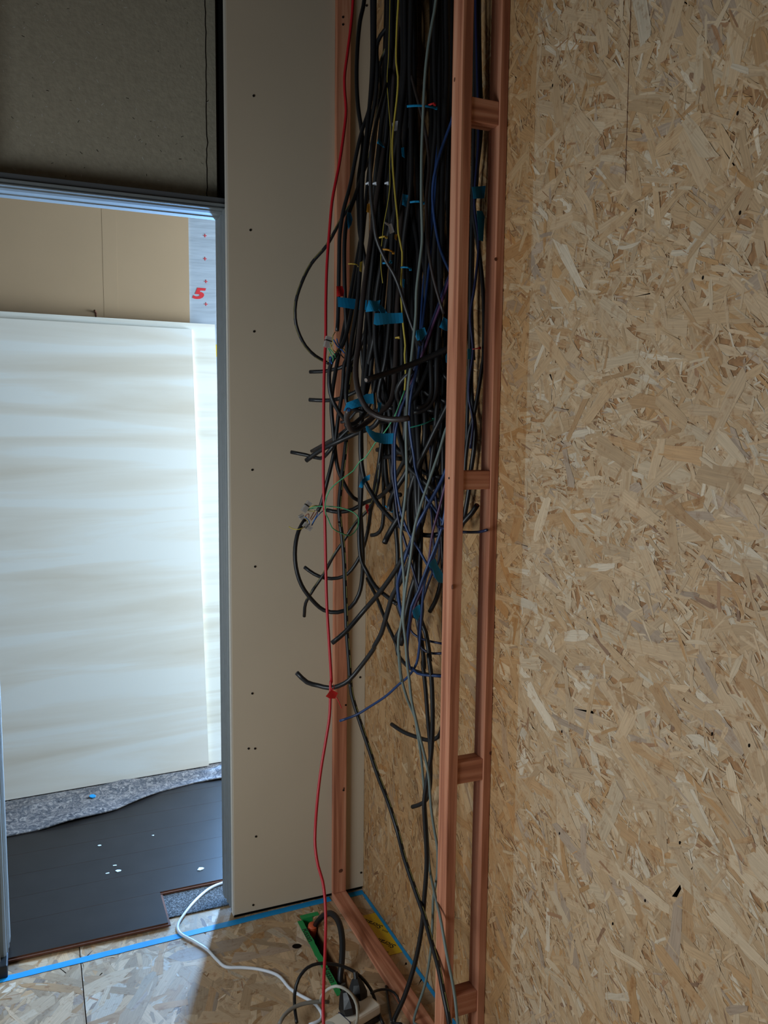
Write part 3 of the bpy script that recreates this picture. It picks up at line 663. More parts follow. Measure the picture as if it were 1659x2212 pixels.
cable('power_cable', 'black cable whose end sticks out left below the connectors', 'Z3 720,900 700,1000 680,1150 Z4 665,80 650,200 610,350 570,440 500,530 430,560 340,560 260,530 190,480', 0.0050, BK, (0.6, 0.85), cut=True)
cable('power_cable', 'black cable with yellow marking slanting left to an end hanging over the pale board', 'Z3 720,1000 660,1180 Z4 560,160 480,280 400,400 330,530 250,650 200,740 190,835', 0.0045, BK, (0.6, 0.85), stripe=1, cut=True)
cable('power_cable', 'short black cable lying nearly level behind the thin green wire loop', 'Z3 960,740 920,820 850,950 790,1050 720,1110 620,1150 540,1195 440,1215 350,1200', 0.0054, BK, (0.5, 0.75), cut=True)
cable('power_cable', 'black cable curving right below the kinked end, across the batten', 'Z3 385,420 395,600 410,760 430,900 480,1020 540,1110 600,1140', 0.0052, BK, (0.7, 0.7))
cable('power_cable', 'black cable leading down from the upper connector along the board batten', 'Z2 470,1200 Z3 385,140 368,230 375,350 405,440 470,540 540,600 640,625', 0.0052, CH, (0.6, 0.6))
cable('power_cable', 'thick black cable end with cut cores showing, pointing down over the strand board', 'W4 1180,1300 W5 1000,330 910,500 880,650 760,850 650,1040 600,1150', 0.0070, BK, (0.5, 0.35), cut='hole_dark')
cable('power_cable', 'black cable sweeping right across the niche to the front upright', 'W4 260,1200 W5 270,0 330,280 420,440 520,600 650,750 780,880 900,950 1100,1020 1250,1040 1440,1010', 0.0055, BK, (0.5, 0.5))
cable('power_cable', 'straight black cable down the middle of the strand board strip', 'W4 640,1100 W5 700,100 730,500 760,900 790,1300 780,1659 Z4 852,700 875,800 900,860', 0.0056, BK, (0.7, 0.7), cut=True)
cable('power_cable', 'thick black cable with cut end, longer of two pointing down at mid niche', 'W5 1040,300 1060,800 1080,1200 Z4 985,560 960,640 930,770 900,890 845,1000', 0.0072, BK, (0.6, 0.5), cut='hole_dark')
cable('power_cable', 'thick black cable end beside a longer twin at mid niche', 'W5 1000,300 980,800 1040,1200 Z4 1000,480 975,700 930,870 882,1038', 0.0066, BK, (0.7, 0.6), cut='hole_dark')
cable('power_cable', 'black cable slanting down left in front of the upright, right of the blue pair', 'W4 1520,780 1480,880 1380,1080 1240,1370 1100,1659 W5 1080,60 980,350 950,600 960,900 1030,1250 1050,1659 Z4 1010,740 980,840', 0.0058, BK, (0.25, 0.5))
cable('power_cable', 'black cable with a pale blue tie near its end', 'W4 1080,1250 W5 930,100 760,380 690,540 665,690', 0.0066, BK, (0.5, 0.4), cut=True)
cable('power_cable', 'black cable slipping behind the front upright at shoulder height', 'W4 1100,60 1290,240 1400,340 1520,470', 0.0056, BK, (0.4, 0.5))
cable('power_cable', 'black cable leaving right behind the upright just under the looped one', 'W4 1150,600 1310,710 1400,740 1500,790', 0.0056, BK, (0.4, 0.5))
cable('power_cable', 'short stout black cable end with flat cut, pointing down right', 'W4 760,1000 850,1400 W5 940,50 1100,200 1310,390', 0.0062, BK, (0.4, 0.3), cut=True)
cable('power_cable', 'thin black cable passing level behind the upright above the crossing blue cables', 'W4 1000,1560 W5 1130,110 1250,170 1400,205', 0.0048, BK, (0.5, 0.5))
cable('power_cable', 'black cable hanging close beside the front upright', 'W4 1440,900 W5 1440,300 1425,700 1420,1100 1440,1500 Z4 1140,700 1090,800', 0.0055, BK, (0.6, 0.6))
cable('power_cable', 'long black cable end stretching down left across the batten', 'W5 1060,500 Z4 1000,250 930,360 860,480 740,650 620,790 480,950 390,1025', 0.0062, BK, (0.35, 0.5), cut=True)
cable('power_cable', 'long charcoal cable curving up at its tip beside the red tag', 'W5 1100,600 Z4 960,380 920,500 870,600 825,680 790,790 740,960 690,1050 Z5 690,0 580,150 510,230 440,270 370,285 290,268 210,245 135,175', 0.0060, CH, (0.35, 0.65), cut=True)
cable('power_cable', 'black cable hanging low with its end hooked left above the floor', 'W5 1080,900 Z4 1000,860 1030,1000 1050,1200 Z5 1040,100 1060,300 1075,500 1090,680 1095,850 1090,1000 1065,1085 1020,1120 965,1138', 0.0052, BK, (0.5, 0.6), cut=True)
cable('power_cable', 'black cable crossing the long marked one low in the niche', 'W5 1120,900 Z4 1020,840 1060,950 1090,1150 Z5 1080,50 1100,200 1110,500 1100,750 1070,950 1050,1100 1060,1320 Z6 1050,250 1035,480 1015,700 970,930 900,1150 830,1320', 0.0055, BK, (0.45, 0.15), down=True)
cable('power_cable', 'black cable end curving left from behind the front upright near the bottom', 'Z4 1190,900 Z5 1200,300 1165,610 1130,650 1080,660 990,635 900,600 815,545', 0.0050, BK, (0.5, 0.6), cut=True)
cable('power_cable', 'black cable slanting from the bow cable down across the strand board', 'Z4 640,560 700,680 780,880 850,1040 Z5 860,40 930,130 990,165 1080,190 1180,200', 0.0046, BK, (0.7, 0.7), up=None)
cable('power_cable', 'black cable end sticking out to the right between the two uprights', 'Z3 1330,900 Z4 1290,230 1330,160 1390,95 1430,35', 0.0056, BK, up=None, yabs=(1.66, 1.60), cut='brown_wire')
cable('data_cable', 'short dark blue cable end sticking out right between the two uprights', 'Z4 1150,190 1240,220 1330,230 1440,230 1500,215', 0.0030, 'navy_cable', up=None, yabs=(1.68, 1.535))
# --- cables seen in the gap of the ladder frame
cable('power_cable', 'black cable bowing right inside the ladder gap', 'Z1 1440,0 1425,400 1430,700 1435,1000 Z2 1420,100 1400,250 1420,400 1450,600 1470,800 1478,1000 1473,1320 Z3 1468,150 1445,300 1410,500 1370,650 1345,850 1340,960', 0.0044, BK, (0.4, 0.4))
cable('power_cable', 'thick black cable down the left of the ladder gap', 'Z1 1440,0 1445,500 1455,900 Z2 1400,200 1392,600 1385,1000 1400,1320 Z3 1395,50 1385,300 1400,500 1415,650 1402,800 1385,910 1370,1060 1330,1290', 0.0054, BK, (0.7, 0.7))
cable('data_cable', 'dark blue cable down the ladder gap', 'Z1 1420,0 1430,500 1440,1000 Z2 1410,200 1440,480 1410,800 1380,1000 1400,1250 Z3 1390,150 1370,280 1372,420 1400,560 1380,760', 0.0030, 'navy_cable', (0.3, 0.3))
cable('power_cable', 'thin black cable hugging the upright inside the ladder gap', 'Z1 1415,0 1410,600 1400,1200 Z2 1390,400 1380,900 1375,1300 Z3 1365,300 1360,500 1350,800', 0.0040, BK, (0.5, 0.5))
# --- coloured cables
cable('data_cable', 'bright red cable hanging full height in front of the pale board', 'Z1 540,0 525,180 500,380 478,560 482,680 490,790 470,980 440,1180 412,1320 Z2 390,180 370,400 352,650 345,900 343,1180 Z3 335,150 330,400 328,700 328,1000 335,1200 Z4 335,50 340,250 345,500 352,750 370,1050 385,1320 Z5 380,230 372,480 345,660 310,870 285,1080 268,1320 Z6 310,150 330,280 360,380 375,500 380,650 375,850 367,1050 365,1320', 0.0036, 'red_cable', down=True, ypy=[(0, 1.93), (1000, 1.88), (1500, 1.838), (1800, 1.78), (2000, 1.68), (2212, 1.54)])
cable('data_cable', 'blue to violet cable bending from the upright across to the crossing, left of a pair', 'W3 1560,560 1500,700 1400,980 1280,1300 1150,1659 W4 1150,30 1080,180 1000,400 880,650 790,900 740,1150 720,1400 720,1659 W5 715,150 750,400 800,800 900,1150 1000,1500 Z4 1000,600 1040,740 1030,900', 0.0030, 'navy_cable', (0.3, 0.3), lane=985)
cable('data_cable', 'violet cable beside a blue twin, upper middle of the bundle', 'W3 1560,620 1520,720 1425,1000 1310,1300 1185,1659 W4 1120,160 1030,420 920,640 830,880 790,1060', 0.0030, 'purple_cable', (0.28, 0.28), lane=985)
cable('data_cable', 'blue cable running down right from the crossing to behind the upright', 'W4 1040,430 920,680 840,880 790,1060 755,1250 750,1659 W5 760,250 790,480 850,750 960,1030 1100,1250 1210,1450 1290,1550 1330,1640', 0.0030, 'blue_cable', (0.25, 0.3), deep=True)
cable('data_cable', 'blue cable with a violet sheen arching beside the front upright at upper right', 'Z1 1270,780 1245,870 1170,1080 1120,1270 Z2 1110,160 1130,360 1170,540 1220,660 1260,740', 0.0032, 'blue_cable', (0.3, 0.4), lane=975)
cable('data_cable', 'blue cable hanging free and slanting right behind the upright', 'W4 1060,330 980,700 955,1000 980,1300 1030,1600 W5 1040,50 1150,400 1290,620 1440,840 1500,930', 0.0032, 'blue_cable', (0.2, 0.3), deep=True)
cable('data_cable', 'thick blue cable slanting down left from the upright to the crossing', 'W4 1560,1500 W5 1460,160 1330,420 1180,700 1060,920 960,1180 900,1350 820,1600 Z4 860,600 875,760 900,860', 0.0040, 'blue_cable', (0.15, 0.3))
cable('data_cable', 'blue cable passing the big blue flag of tape and dropping beside a violet one', 'W5 1500,560 1445,850 1350,1150 1230,1450 1150,1659 Z4 1010,650 960,760 945,860 930,980 930,1120 950,1210 Z5 960,140 1000,180 1080,195 1190,200', 0.0033, 'blue_cable', (0.15, 0.35))
cable('data_cable', 'violet cable dropping beside the upright to the crossing near the floor', 'W5 1500,150 1450,400 1370,700 1290,1000 1240,1360 1200,1600 Z4 1050,600 1000,720 960,830 935,1000 925,1130 935,1190', 0.0028, 'purple_cable', (0.2, 0.35))
cable('data_cable', 'blue cable ending low at the left over the batten', 'W5 1480,600 Z4 1180,180 1120,400 1060,560 1040,700 1025,900 1015,1050 995,1170 940,1260 870,1320 Z5 780,340 660,420 560,480 445,522', 0.0031, 'blue_cable', (0.15, 0.5), cut='blue_wire')
cable('data_cable', 'dark blue cable bending right behind the upright, upper of two low ones', 'W5 1300,1450 Z4 1090,490 1000,700 960,840 950,930 1000,980 1080,1010 1180,1030', 0.0028, 'navy_cable', (0.4, 0.5))
cable('data_cable', 'dark blue cable bending right behind the upright, lower of two low ones', 'W5 1380,1400 Z4 1110,520 1040,720 1010,900 1020,1040 1060,1085 1110,1100 1190,1098', 0.0030, 'navy_cable', (0.4, 0.5))
cable('bell_wire', 'thin yellow wire down the front of the upper bundle', 'W1 800,0 780,350 770,900 795,1100 785,1350 750,1659 W2 715,350 720,700 750,1100 790,1500 W3 800,30 855,300 850,500 840,900 870,1350 900,1640 W4 890,100 900,260 905,400 890,620', 0.0021, 'yellow_wire', (0.2, 0.2), cat='wire', sides=6)
cable('bell_wire', 'thin green wire leaving the bundle and looping over the batten to a connector', 'W4 890,620 800,860 750,980 700,1070 600,1220 460,1380 330,1580 Z3 590,850 540,920 450,985 370,1060 340,1150 345,1230 Z4 360,130 390,200 450,235 520,255 570,200 580,130 545,90 450,55 330,45 260,50 210,75', 0.0014, 'green_wire', (0.15, 0.55), up=None, cat='wire', sides=6)
cable('bell_wire', 'thin yellow wire half hidden left of the longer yellow one', 'W1 680,0 675,250 660,800 640,1150 W2 690,300 675,700 680,1000 640,1300 590,1560 W3 570,100 550,300 550,500 575,740', 0.0009, 'yellow_wire', (0.5, 0.3), cat='wire', sides=6)
cable('data_cable', 'grey green cable from the top of the bundle to the floor, in front', 'W1 1340,0 1290,300 1230,650 1190,1000 1170,1300 1155,1659 W2 1135,500 1130,950 1130,1250 1140,1600 W3 1140,150 1100,500 1060,850 1050,1200 1010,1600 W4 970,320 940,560 920,900 910,1300 920,1659 W5 920,150 900,500 870,750 840,1000 850,1300 880,1640 Z4 905,680 890,850 865,1000 870,1150 885,1300 Z5 870,20 885,200 930,370 985,500 1000,600 1020,720 1040,900 1055,1100 1070,1300 Z6 1065,250 1100,450 1140,620 1180,850 1230,1100 1255,1320', 0.0032, 'grey_cable', (0.1, 0.0), down=True, ypy=[(0, 1.60), (1300, 1.64), (1700, 1.70), (1860, 1.66), (1920, 1.56), (1960, 1.48), (2030, 1.43), (2212, 1.36)])
cable('data_cable', 'grey green cable emerging from behind the upright and crossing its twin near the floor', 'W4 1540,1050 1480,1180 1400,1450 1330,1659 W5 1240,260 1180,430 1100,680 1040,900 1000,1150 970,1400 930,1640 Z4 910,700 900,860 915,1000 930,1200 Z5 940,200 960,380 985,490 1010,600 1050,760 1080,900 1100,1150 1125,1320 Z6 1120,150 1120,330 1095,480 1090,620 1075,850 1040,1060 965,1320', 0.0032, 'grey_cable', (0.1, 0.15), down=True)
cable('data_cable', 'dull mauve cable in the right of the upper bundle', 'W2 1200,300 1240,700 1200,1200 1215,1600 W3 1215,100 1250,400 1310,700 1380,950 1450,1180', 0.0034, BR, (0.2, 0.2))
cable('data_cable', 'slate grey cable slanting right across the upper bundle', 'W2 410,500 400,900 410,1200 450,1500 W3 480,80 560,290 650,470 720,580 800,760 900,1080 1000,1370 1120,1640', 0.0040, CH, (0.1, 0.2))
# --- the dense middle of the bundle: dark cables hanging side by side
fr = np.random.default_rng(2024)
tops = [803, 809, 834, 840, 846, 852, 858, 863, 869, 875, 880, 885, 888, 892, 895, 897, 933, 936, 939, 944, 949, 954, 959, 964, 968, 972, 976, 855, 882, 937, 961, 873, 893]
fi = 0
for i, t0 in enumerate(tops):
    k = (t0 - 800)/176.0
    m1 = 772 + k*196 + fr.normal(0, 7); m2 = 752 + k*214 + fr.normal(0, 10); m3 = 765 + k*192 + fr.normal(0, 16); m4 = 790 + k*150 + fr.normal(0, 26)
    # keep the open slots of the upper bundle free
    a = fr.uniform(-3, 3)
    pts = [(t0, 0), (t0 + a - (3 if t0 < 840 else 0), 140), ((t0*0.55 + m1*0.45) + fr.normal(0, 4), 270), (m1, 400), (m1*0.45 + m2*0.55 + fr.normal(0, 5), 530), (m2, 660), (m3*0.4 + m2*0.6 + fr.normal(0, 6), 770)]
    end = fr.choice([860, 930, 1000, 1090, 1180], p=[.25, .25, .2, .18, .12])
    pts.append((m3, min(end, 880)))
    if end > 900: pts.append((m4, end - 40))
    hook = fr.choice([-1, 1]); hl = fr.uniform(12, 45)
    lastx, lasty = pts[-1]; pts.append((lastx + hook*hl*0.5, lasty + hl*0.6)); pts.append((lastx + hook*hl, lasty + hl*0.7))
    pts = [(min(max(x, 735), 976), y) for x, y in pts]
    uu = fr.uniform(0.35, 0.98); lab = 'dark cable hanging amid the dense middle of the bundle'
    cable('power_cable', lab, pts, float(fr.choice([0.0046, 0.0052, 0.0058, 0.0062])), [BK, BK, CH][int(fr.integers(3))], (uu, min(1, max(0.2, uu + fr.normal(0, 0.15)))), group='dark cables in the middle of the bundle', sides=7)

# ------------------------------------------------------------------ tape flags and tags stuck to cables
def flag(name, label, poly, y, mat, cat='tape', bend=0.004, group='tape flags on the cables', yabs=True):
    """small piece of tape: outline traced, given its own depth, thickness and a soft bend"""
    import bmesh
    P = trace(poly); y = ymap(y); pts = np.array([ony(px, py, y) for px, py in P]); c = pts.mean(0)
    bm = bmesh.new(); vs = [bm.verts.new(p) for p in pts]; bm.faces.new(vs)
    bmesh.ops.triangulate(bm, faces=list(bm.faces)); bmesh.ops.subdivide_edges(bm, edges=list(bm.edges), cuts=3, use_grid_fill=True)
    sp = max(np.ptp(pts[:, 0]), np.ptp(pts[:, 2]))
    for v in bm.verts:
        d = (v.co.x - c[0])/sp; e_ = (v.co.z - c[2])/sp
        v.co.y += bend*math.sin(d*5.0 + e_*2.0) + bend*0.8*d
    bmesh.ops.solidify(bm, geom=list(bm.faces), thickness=0.0005)
    bm.verts.index_update()
    V = [tuple(v.co) for v in bm.verts]; Fc = [[q.index for q in f_.verts] for f_ in bm.faces]; bm.free()
    return build(name, V, Fc, mat, label=label, cat=cat, group=group)
BT = 'blue_tape'
flag('tape_flag', 'long strip of blue tape across the left cables under a red tag', 'Z2 425,870 520,878 640,890 640,960 540,955 430,940', 1.99, BT, bend=0.003)
flag('tape_flag', 'short folded blue tape at the right end of the long strip', 'Z2 645,893 705,897 740,888 735,905 715,930 725,970 685,972 630,975', 1.76, BT)
flag('tape_flag', 'dark twisted blue tape behind the widest blue tape label', 'Z2 700,900 770,945 790,980 735,985 715,960', 1.78, BT)
flag('tape_flag', 'widest blue tape label, level across the middle of the bundle', 'Z2 690,985 790,983 895,980 903,1052 800,1060 705,1072 683,1062', 1.72, BT, bend=0.003)
flag('tape_flag', 'pentagonal blue tape tab beside the grey green cable', 'Z2 985,1110 1055,1085 1072,1132 1045,1172 995,1182 983,1150', 1.70, BT)
flag('tape_flag', 'blue tape tab at upper left beside the board batten', 'Z2 503,258 528,262 541,310 527,350 500,387 496,330', 2.02, BT)
flag('tape_flag', 'long blue tape flag hanging in the ladder gap', 'Z2 1424,250 1468,250 1486,292 1470,470 1438,462', 1.602, BT, bend=0.0015)
flag('tape_flag', 'dark blue tape wrapped on cables at the top of the ladder gap', 'Z2 1390,80 1490,70 1482,160 1400,165', 1.612, BT, bend=0.001)
flag('tape_flag', 'slanting blue tape flag above the curled cable', 'Z3 470,492 490,430 610,385 640,368 690,365 695,440 650,436 620,452 560,465', 1.76, BT)
flag('tape_flag', 'small upright blue tape right of the slanting flag', 'Z3 715,430 746,430 741,470 735,502 718,497', 1.78, BT, bend=0.002)
flag('tape_flag', 'curved blue tape label in mid bundle with an upturned left end', 'Z3 620,600 640,595 648,620 700,643 765,652 835,650 832,727 765,727 690,710 650,670 625,630', 1.73, BT, bend=0.006)
flag('tape_flag', 'blue tape folded round a cable low at the left', 'Z3 578,1035 590,995 625,965 662,945 662,985 632,1000 610,1022 600,1042', 1.88, BT, bend=0.004)
flag('tape_flag', 'big blue tape flag beside the front upright below mid height', 'Z4 1075,460 1105,432 1135,422 1152,470 1206,556 1186,598 1150,590 1125,560 1105,495 1080,480', 1.655, BT, bend=0.004)
flag('tape_flag', 'lowest blue tape tab on the blue cables', 'Z4 960,792 1000,760 1022,750 1027,815 1000,867 985,850 972,838', 1.70, BT, bend=0.002)
flag('tape_flag', 'blue tape tab high in the bundle left of a blue tie', 'Z2 896,128 937,137 920,222 888,208', 1.74, BT, bend=0.002)
flag('tape_flag', 'folded blue tape scrap high at the left of the bundle', 'Z1 705,1030 722,992 745,1015 770,1055 735,1042', 1.86, BT, bend=0.003)
flag('tape_flag', 'narrow blue tape scrap high in the middle of the bundle', 'Z1 886,1060 905,1054 909,1132 890,1122', 1.80, BT, bend=0.001)
flag('tape_flag', 'narrow blue tape scrap in the middle of the bundle above the widest label', 'Z2 893,738 911,740 905,802 895,790', 1.74, BT, bend=0.001)
flag('tape_flag', 'blue tape round cables next to the upright level with the pentagonal tab', 'Z2 1155,1085 1190,1010 1218,1028 1220,1112 1190,1105', 1.70, BT, bend=0.002)
flag('tape_flag', 'small blue tape in the ladder gap below the long flag', 'Z3 1360,45 1388,43 1382,122 1358,120', 1.605, BT, bend=0.001)
flag('tape_flag', 'sliver of blue tape peeping out left of the front upright', 'Z3 1203,95 1219,70 1219,150 1204,142', 1.66, BT, bend=0.001)
flag('cable_tag', 'red tag on a left cable above the long blue strip', 'Z2 417,792 465,788 478,822 474,862 420,866', 1.975, 'red_tag', 'tag', 0.002, 'coloured tags')
flag('cable_tag', 'upper orange tag at the left of the bundle', 'Z2 642,200 667,196 656,265 634,260', 1.84, 'orange_tag', 'tag', 0.001, 'coloured tags')
flag('cable_tag', 'ochre tag at the left of the bundle beside a yellow tie', 'Z2 588,618 606,612 600,690 584,682', 1.90, 'yellow_tag', 'tag', 0.001, 'coloured tags')
flag('cable_tag', 'orange tag under the white tag in mid bundle', 'Z2 838,420 859,418 851,462 836,450', 1.745, 'orange_tag', 'tag', 0.001, 'coloured tags')
flag('cable_tag', 'white tag with a tie tail in mid bundle', 'Z2 765,330 800,345 816,338 838,402 803,416 795,362 765,342', 1.745, 'white_tag', 'tag', 0.001, 'coloured tags')
flag('cable_tag', 'white tag high behind the yellow wire', 'Z1 818,885 832,870 862,865 856,935 826,942', 1.80, 'white_tag', 'tag', 0.001, 'coloured tags')
flag('cable_tag', 'narrow white tag above the other white ones', 'Z1 885,718 899,718 890,782', 1.82, 'white_tag', 'tag', 0.0005, 'coloured tags')
flag('cable_tag', 'small red tag hanging on cables above the lower bow', 'W5 330,595 375,590 378,640 360,670 372,745 350,710 322,640', 1.84, 'red_tag', 'tag', 0.001, 'coloured tags')
rt = empty('cable_tag', ony(718, 1500, ymap(1.90)), 'red tag tied to the red cable and the charcoal cable tip', 'tag', 'coloured tags')
t_ = flag('plate', 'x', 'Z5 342,345 368,312 388,298 432,322 412,363 370,360', 1.885, 'red_tag', bend=0.001)
for k in ('label', 'category', 'group'): del t_[k]
mw = Vector(t_.location); t_.parent = rt; t_.location = mw - Vector(rt.location)
build('tie', *tube(spline([ony(600+x/3.318, 1400+y/3.318, ymap(yy)) for x, y, yy in ((418, 350, 1.884), (440, 390, 1.88), (457, 432, 1.88))]), 0.0011, 5), 'red_tag', rt)
build('loop', *tube(spline([ony(600+x/3.318, 1400+y/3.318, ymap(yy)) for x, y, yy in ((386, 262, 1.93), (384, 285, 1.885), (392, 300, 1.882), (402, 285, 1.885), (400, 262, 1.93))]), 0.0012, 5), 'red_tag', rt)
def tie(label, path, y, mat, r=0.0016):
    P = trace(path); y = ymap(y); a = np.array([ony(px, py, y) for px, py in P]); S = spline(a, 0.006)
    S[:, 1] += 0.010*(np.linspace(-1, 1, len(S))**2)          # bends back round the cables
    v, f = tube(S, r, 6, 0.5)
    hd = boxv(S[-1] - [0.0022, 0.0015, 0.0026], S[-1] + [0.0022, 0.0015, 0.0026])
    o = build('cable_tie', v, f, mat, label=label, cat='cable tie', group='cable ties')
    build('tie_head', *hd, mat, o); return o
tie('blue cable tie high at the right of the bundle', 'Z1 940,750 1040,758 1150,764', 1.70, BT, 0.0024)
tie('blue cable tie in the upper bundle, second from the top', 'Z2 962,180 1010,183 1058,186', 1.70, BT, 0.002)
tie('blue cable tie in mid bundle by the slate grey cable', 'Z2 765,620 800,622 825,610', 1.74, BT, 0.002)
tie('thin blue cable tie right of the yellow wire', 'Z2 895,650 930,656 965,665', 1.72, BT)
tie('left one of three white cable ties in a row', 'Z2 642,50 658,46 668,50', 1.82, 'white_tag', 0.002)
tie('middle one of three white cable ties in a row', 'Z2 694,48 705,49 714,48', 1.80, 'white_tag', 0.002)
tie('right one of three white cable ties in a row', 'Z2 780,46 792,46 802,47', 1.78, 'white_tag', 0.002)
tie('upper ochre cable tie in mid bundle', 'Z2 740,436 765,434 792,433', 1.75, 'yellow_tag', 0.0018)
tie('orange cable tie under the upper ochre one', 'Z2 765,520 800,532 842,546', 1.75, 'orange_tag', 0.0018)
tie('ochre cable tie at the left with a long tail', 'Z2 515,625 555,632 592,640', 1.92, 'yellow_tag', 0.0014)
tie('small ochre cable tie under the widest blue label', 'Z2 855,1158 870,1156 882,1157', 1.75, 'yellow_tag', 0.0018)
tie('green cable tie slanting across the lower right bundle', 'Z3 960,610 1040,585 1130,550', 1.70, 'teal_tie', 0.0014)
tie('pale blue cable tie with a hanging tail on a cut cable', 'W5 640,620 650,660 690,690 730,700', 1.84, BT, 0.0016)
tie('red cable tie just above the topmost blue one', 'Z1 1095,742 1120,740 1140,735', 1.71, 'red_tag', 0.0018)
tie('small red cable tie inside the ladder gap', 'Z3 1412,45 1440,40 1466,36', 1.60, 'red_tag', 0.0012)
# ------------------------------------------------------------------ splice connectors with their short wires
def connector(label, path, y, r, wires):
    P = trace(path); y = ymap(y); a, b_ = ony(*P[0], y), ony(*P[1], y); d = b_ - a; L = np.linalg.norm(d); d /= L
    root = empty('splice_connector', a*0.5 + b_*0.5, label, 'connector', 'splice connectors')
    e1 = np.cross(d, (0, 1, 0)); e1 /= np.linalg.norm(e1); e2 = np.cross(d, e1)
    def obox(c, hl, h1, h2): return [c + sx_*d*hl + s1*e1*h1 + s2*e2*h2 for sx_, s1, s2 in ((-1,-1,-1),(1,-1,-1),(1,1,-1),(-1,1,-1),(-1,-1,1),(1,-1,1),(1,1,1),(-1,1,1))]
    bf = [(0,3,2,1),(4,5,6,7),(0,1,5,4),(1,2,6,5),(2,3,7,6),(3,0,4,7)]
    c = (a + b_)/2
    build('housing', obox(c, L/2, r, r*0.8), bf, 'clear_plastic', root)
    build('clamp_bar', obox(c + e1*r*0.1, L/2*0.86, r*0.45, r*0.35), bf, 'aluminium', root)
    build('rim', obox(c - d*L*0.12, L*0.05, r*1.06, r*0.86), bf, 'black_plastic' if 'upper' in label else 'dark_aluminium', root)
    for wp, wm, wr in wires:
        Q = trace(wp); n_ = len(Q); pts = [ony(px, py, y + 0.012*math.sin(i*1.3 + len(wp))) for i, (px, py) in enumerate(Q)]
        build('wire', *tube(spline(pts, 0.004), wr, 6), wm, root, smooth=True)
    return root
connector('upper clear splice connector beside the red cable', 'N1 840,440 790,650', 1.93, 0.0075, [
    ('N1 960,340 910,440 910,560 880,640', 'yellow_wire', 0.0010), ('N1 860,560 900,680 960,735 1020,745', 'yellow_wire', 0.0010), ('N1 980,720 1050,670 1130,680 1160,745', 'yellow_wire', 0.0012),
    ('N1 830,660 890,720 950,800 965,850', 'green_wire', 0.0012), ('N1 820,670 880,780 915,850 910,940', 'green_wire', 0.0012), ('N1 860,760 830,830 815,940', 'yellow_wire', 0.0009),
    ('N1 870,830 880,900 890,970', 'blue_wire', 0.0018), ('N1 850,830 845,890 850,940', 'blue_wire', 0.0014), ('N1 930,500 1000,620 1090,700 1140,760', 'blue_wire', 0.0016), ('N1 990,480 1020,580 1070,660 1110,720', 'blue_wire', 0.0014), ('N1 1030,700 1070,790 1130,860', 'black_cable', 0.0014)])
connector('middle splice connector, uppermost of the lower three', 'N2 545,220 410,420', 1.98, 0.0062, [
    ('N2 490,355 560,320 640,298 720,300', 'yellow_wire', 0.0011), ('N2 480,370 570,360 680,350', 'green_wire', 0.0009), ('N2 480,390 570,405 650,410', 'yellow_wire', 0.0009)])
connector('small splice connector behind the bow cable tip', 'N2 360,480 400,560', 1.99, 0.0060, [
    ('N2 450,540 480,480 520,460 525,540', 'brown_wire', 0.0010), ('N2 550,570 600,480 650,390', 'brown_wire', 0.0011), ('N2 570,590 640,500 690,420', 'brown_wire', 0.0011)])
connector('lowest bright splice connector under the bow cable tip', 'N2 430,660 570,770', 1.96, 0.0062, [
    ('N2 540,690 530,600 470,530 450,540', 'blue_wire', 0.0010), ('N2 580,690 630,590 680,500 705,420', 'blue_wire', 0.0011), ('N2 590,690 660,560 740,460 810,400', 'blue_wire', 0.0011),
    ('N2 130,715 200,755 300,770 400,745 480,660 500,580 450,545', 'yellow_wire', 0.0011)])
# ------------------------------------------------------------------ things on the floor at the bottom
def fcable(name, label, spec, r, mat, sides=10, stripe=False, group='cords on the floor', cat='cable', step=0.01):
    """spec: (view x, view y, plane, value) points; plane z = lies at that height, y = stands in that depth"""
    P = []
    for vw, x, y, pl, val in spec:
        V = VIEWS[vw]; px, py = V[0] + x/V[2], V[1] + y/V[2]
        P.append(onz(px, py, val) if pl == 'z' else ony(px, py, ymap(val)))
    S = spline(P, step); S[:, 2] = np.maximum(S[:, 2], r + 0.0006) if pl != 'slot' else S[:, 2]
    return build(name, *tube(S, r, sides), mat, smooth=True, label=label, cat=cat, group=group), S
zc = 0.0045
fcable('extension_cable', 'white cord from the far room over the threshold to the power strip', [('P', 560, 1898, 'z', zc+.01), ('P', 487, 1906, 'z', zc+.004), ('P', 455, 1918, 'z', zc+.004), ('P', 425, 1942, 'z', zc+.003), ('P', 400, 1972, 'z', zc), ('P', 384, 2000, 'z', zc), ('P', 388, 2015, 'z', zc), ('P', 420, 2034, 'z', zc), ('P', 448, 2052, 'z', zc), ('P', 468, 2073, 'z', zc), ('P', 488, 2089, 'z', zc), ('P', 520, 2090, 'z', zc), ('P', 560, 2094, 'z', zc), ('P', 600, 2107, 'z', zc), ('P', 627, 2136, 'z', zc), ('P', 650, 2151, 'z', zc), ('P', 676, 2165, 'z', zc), ('P', 690, 2180, 'z', zc), ('P', 696, 2196, 'z', zc), ('P', 688, 2206, 'z', zc), ('P', 668, 2214, 'z', zc)], 0.0040, 'white_cable')
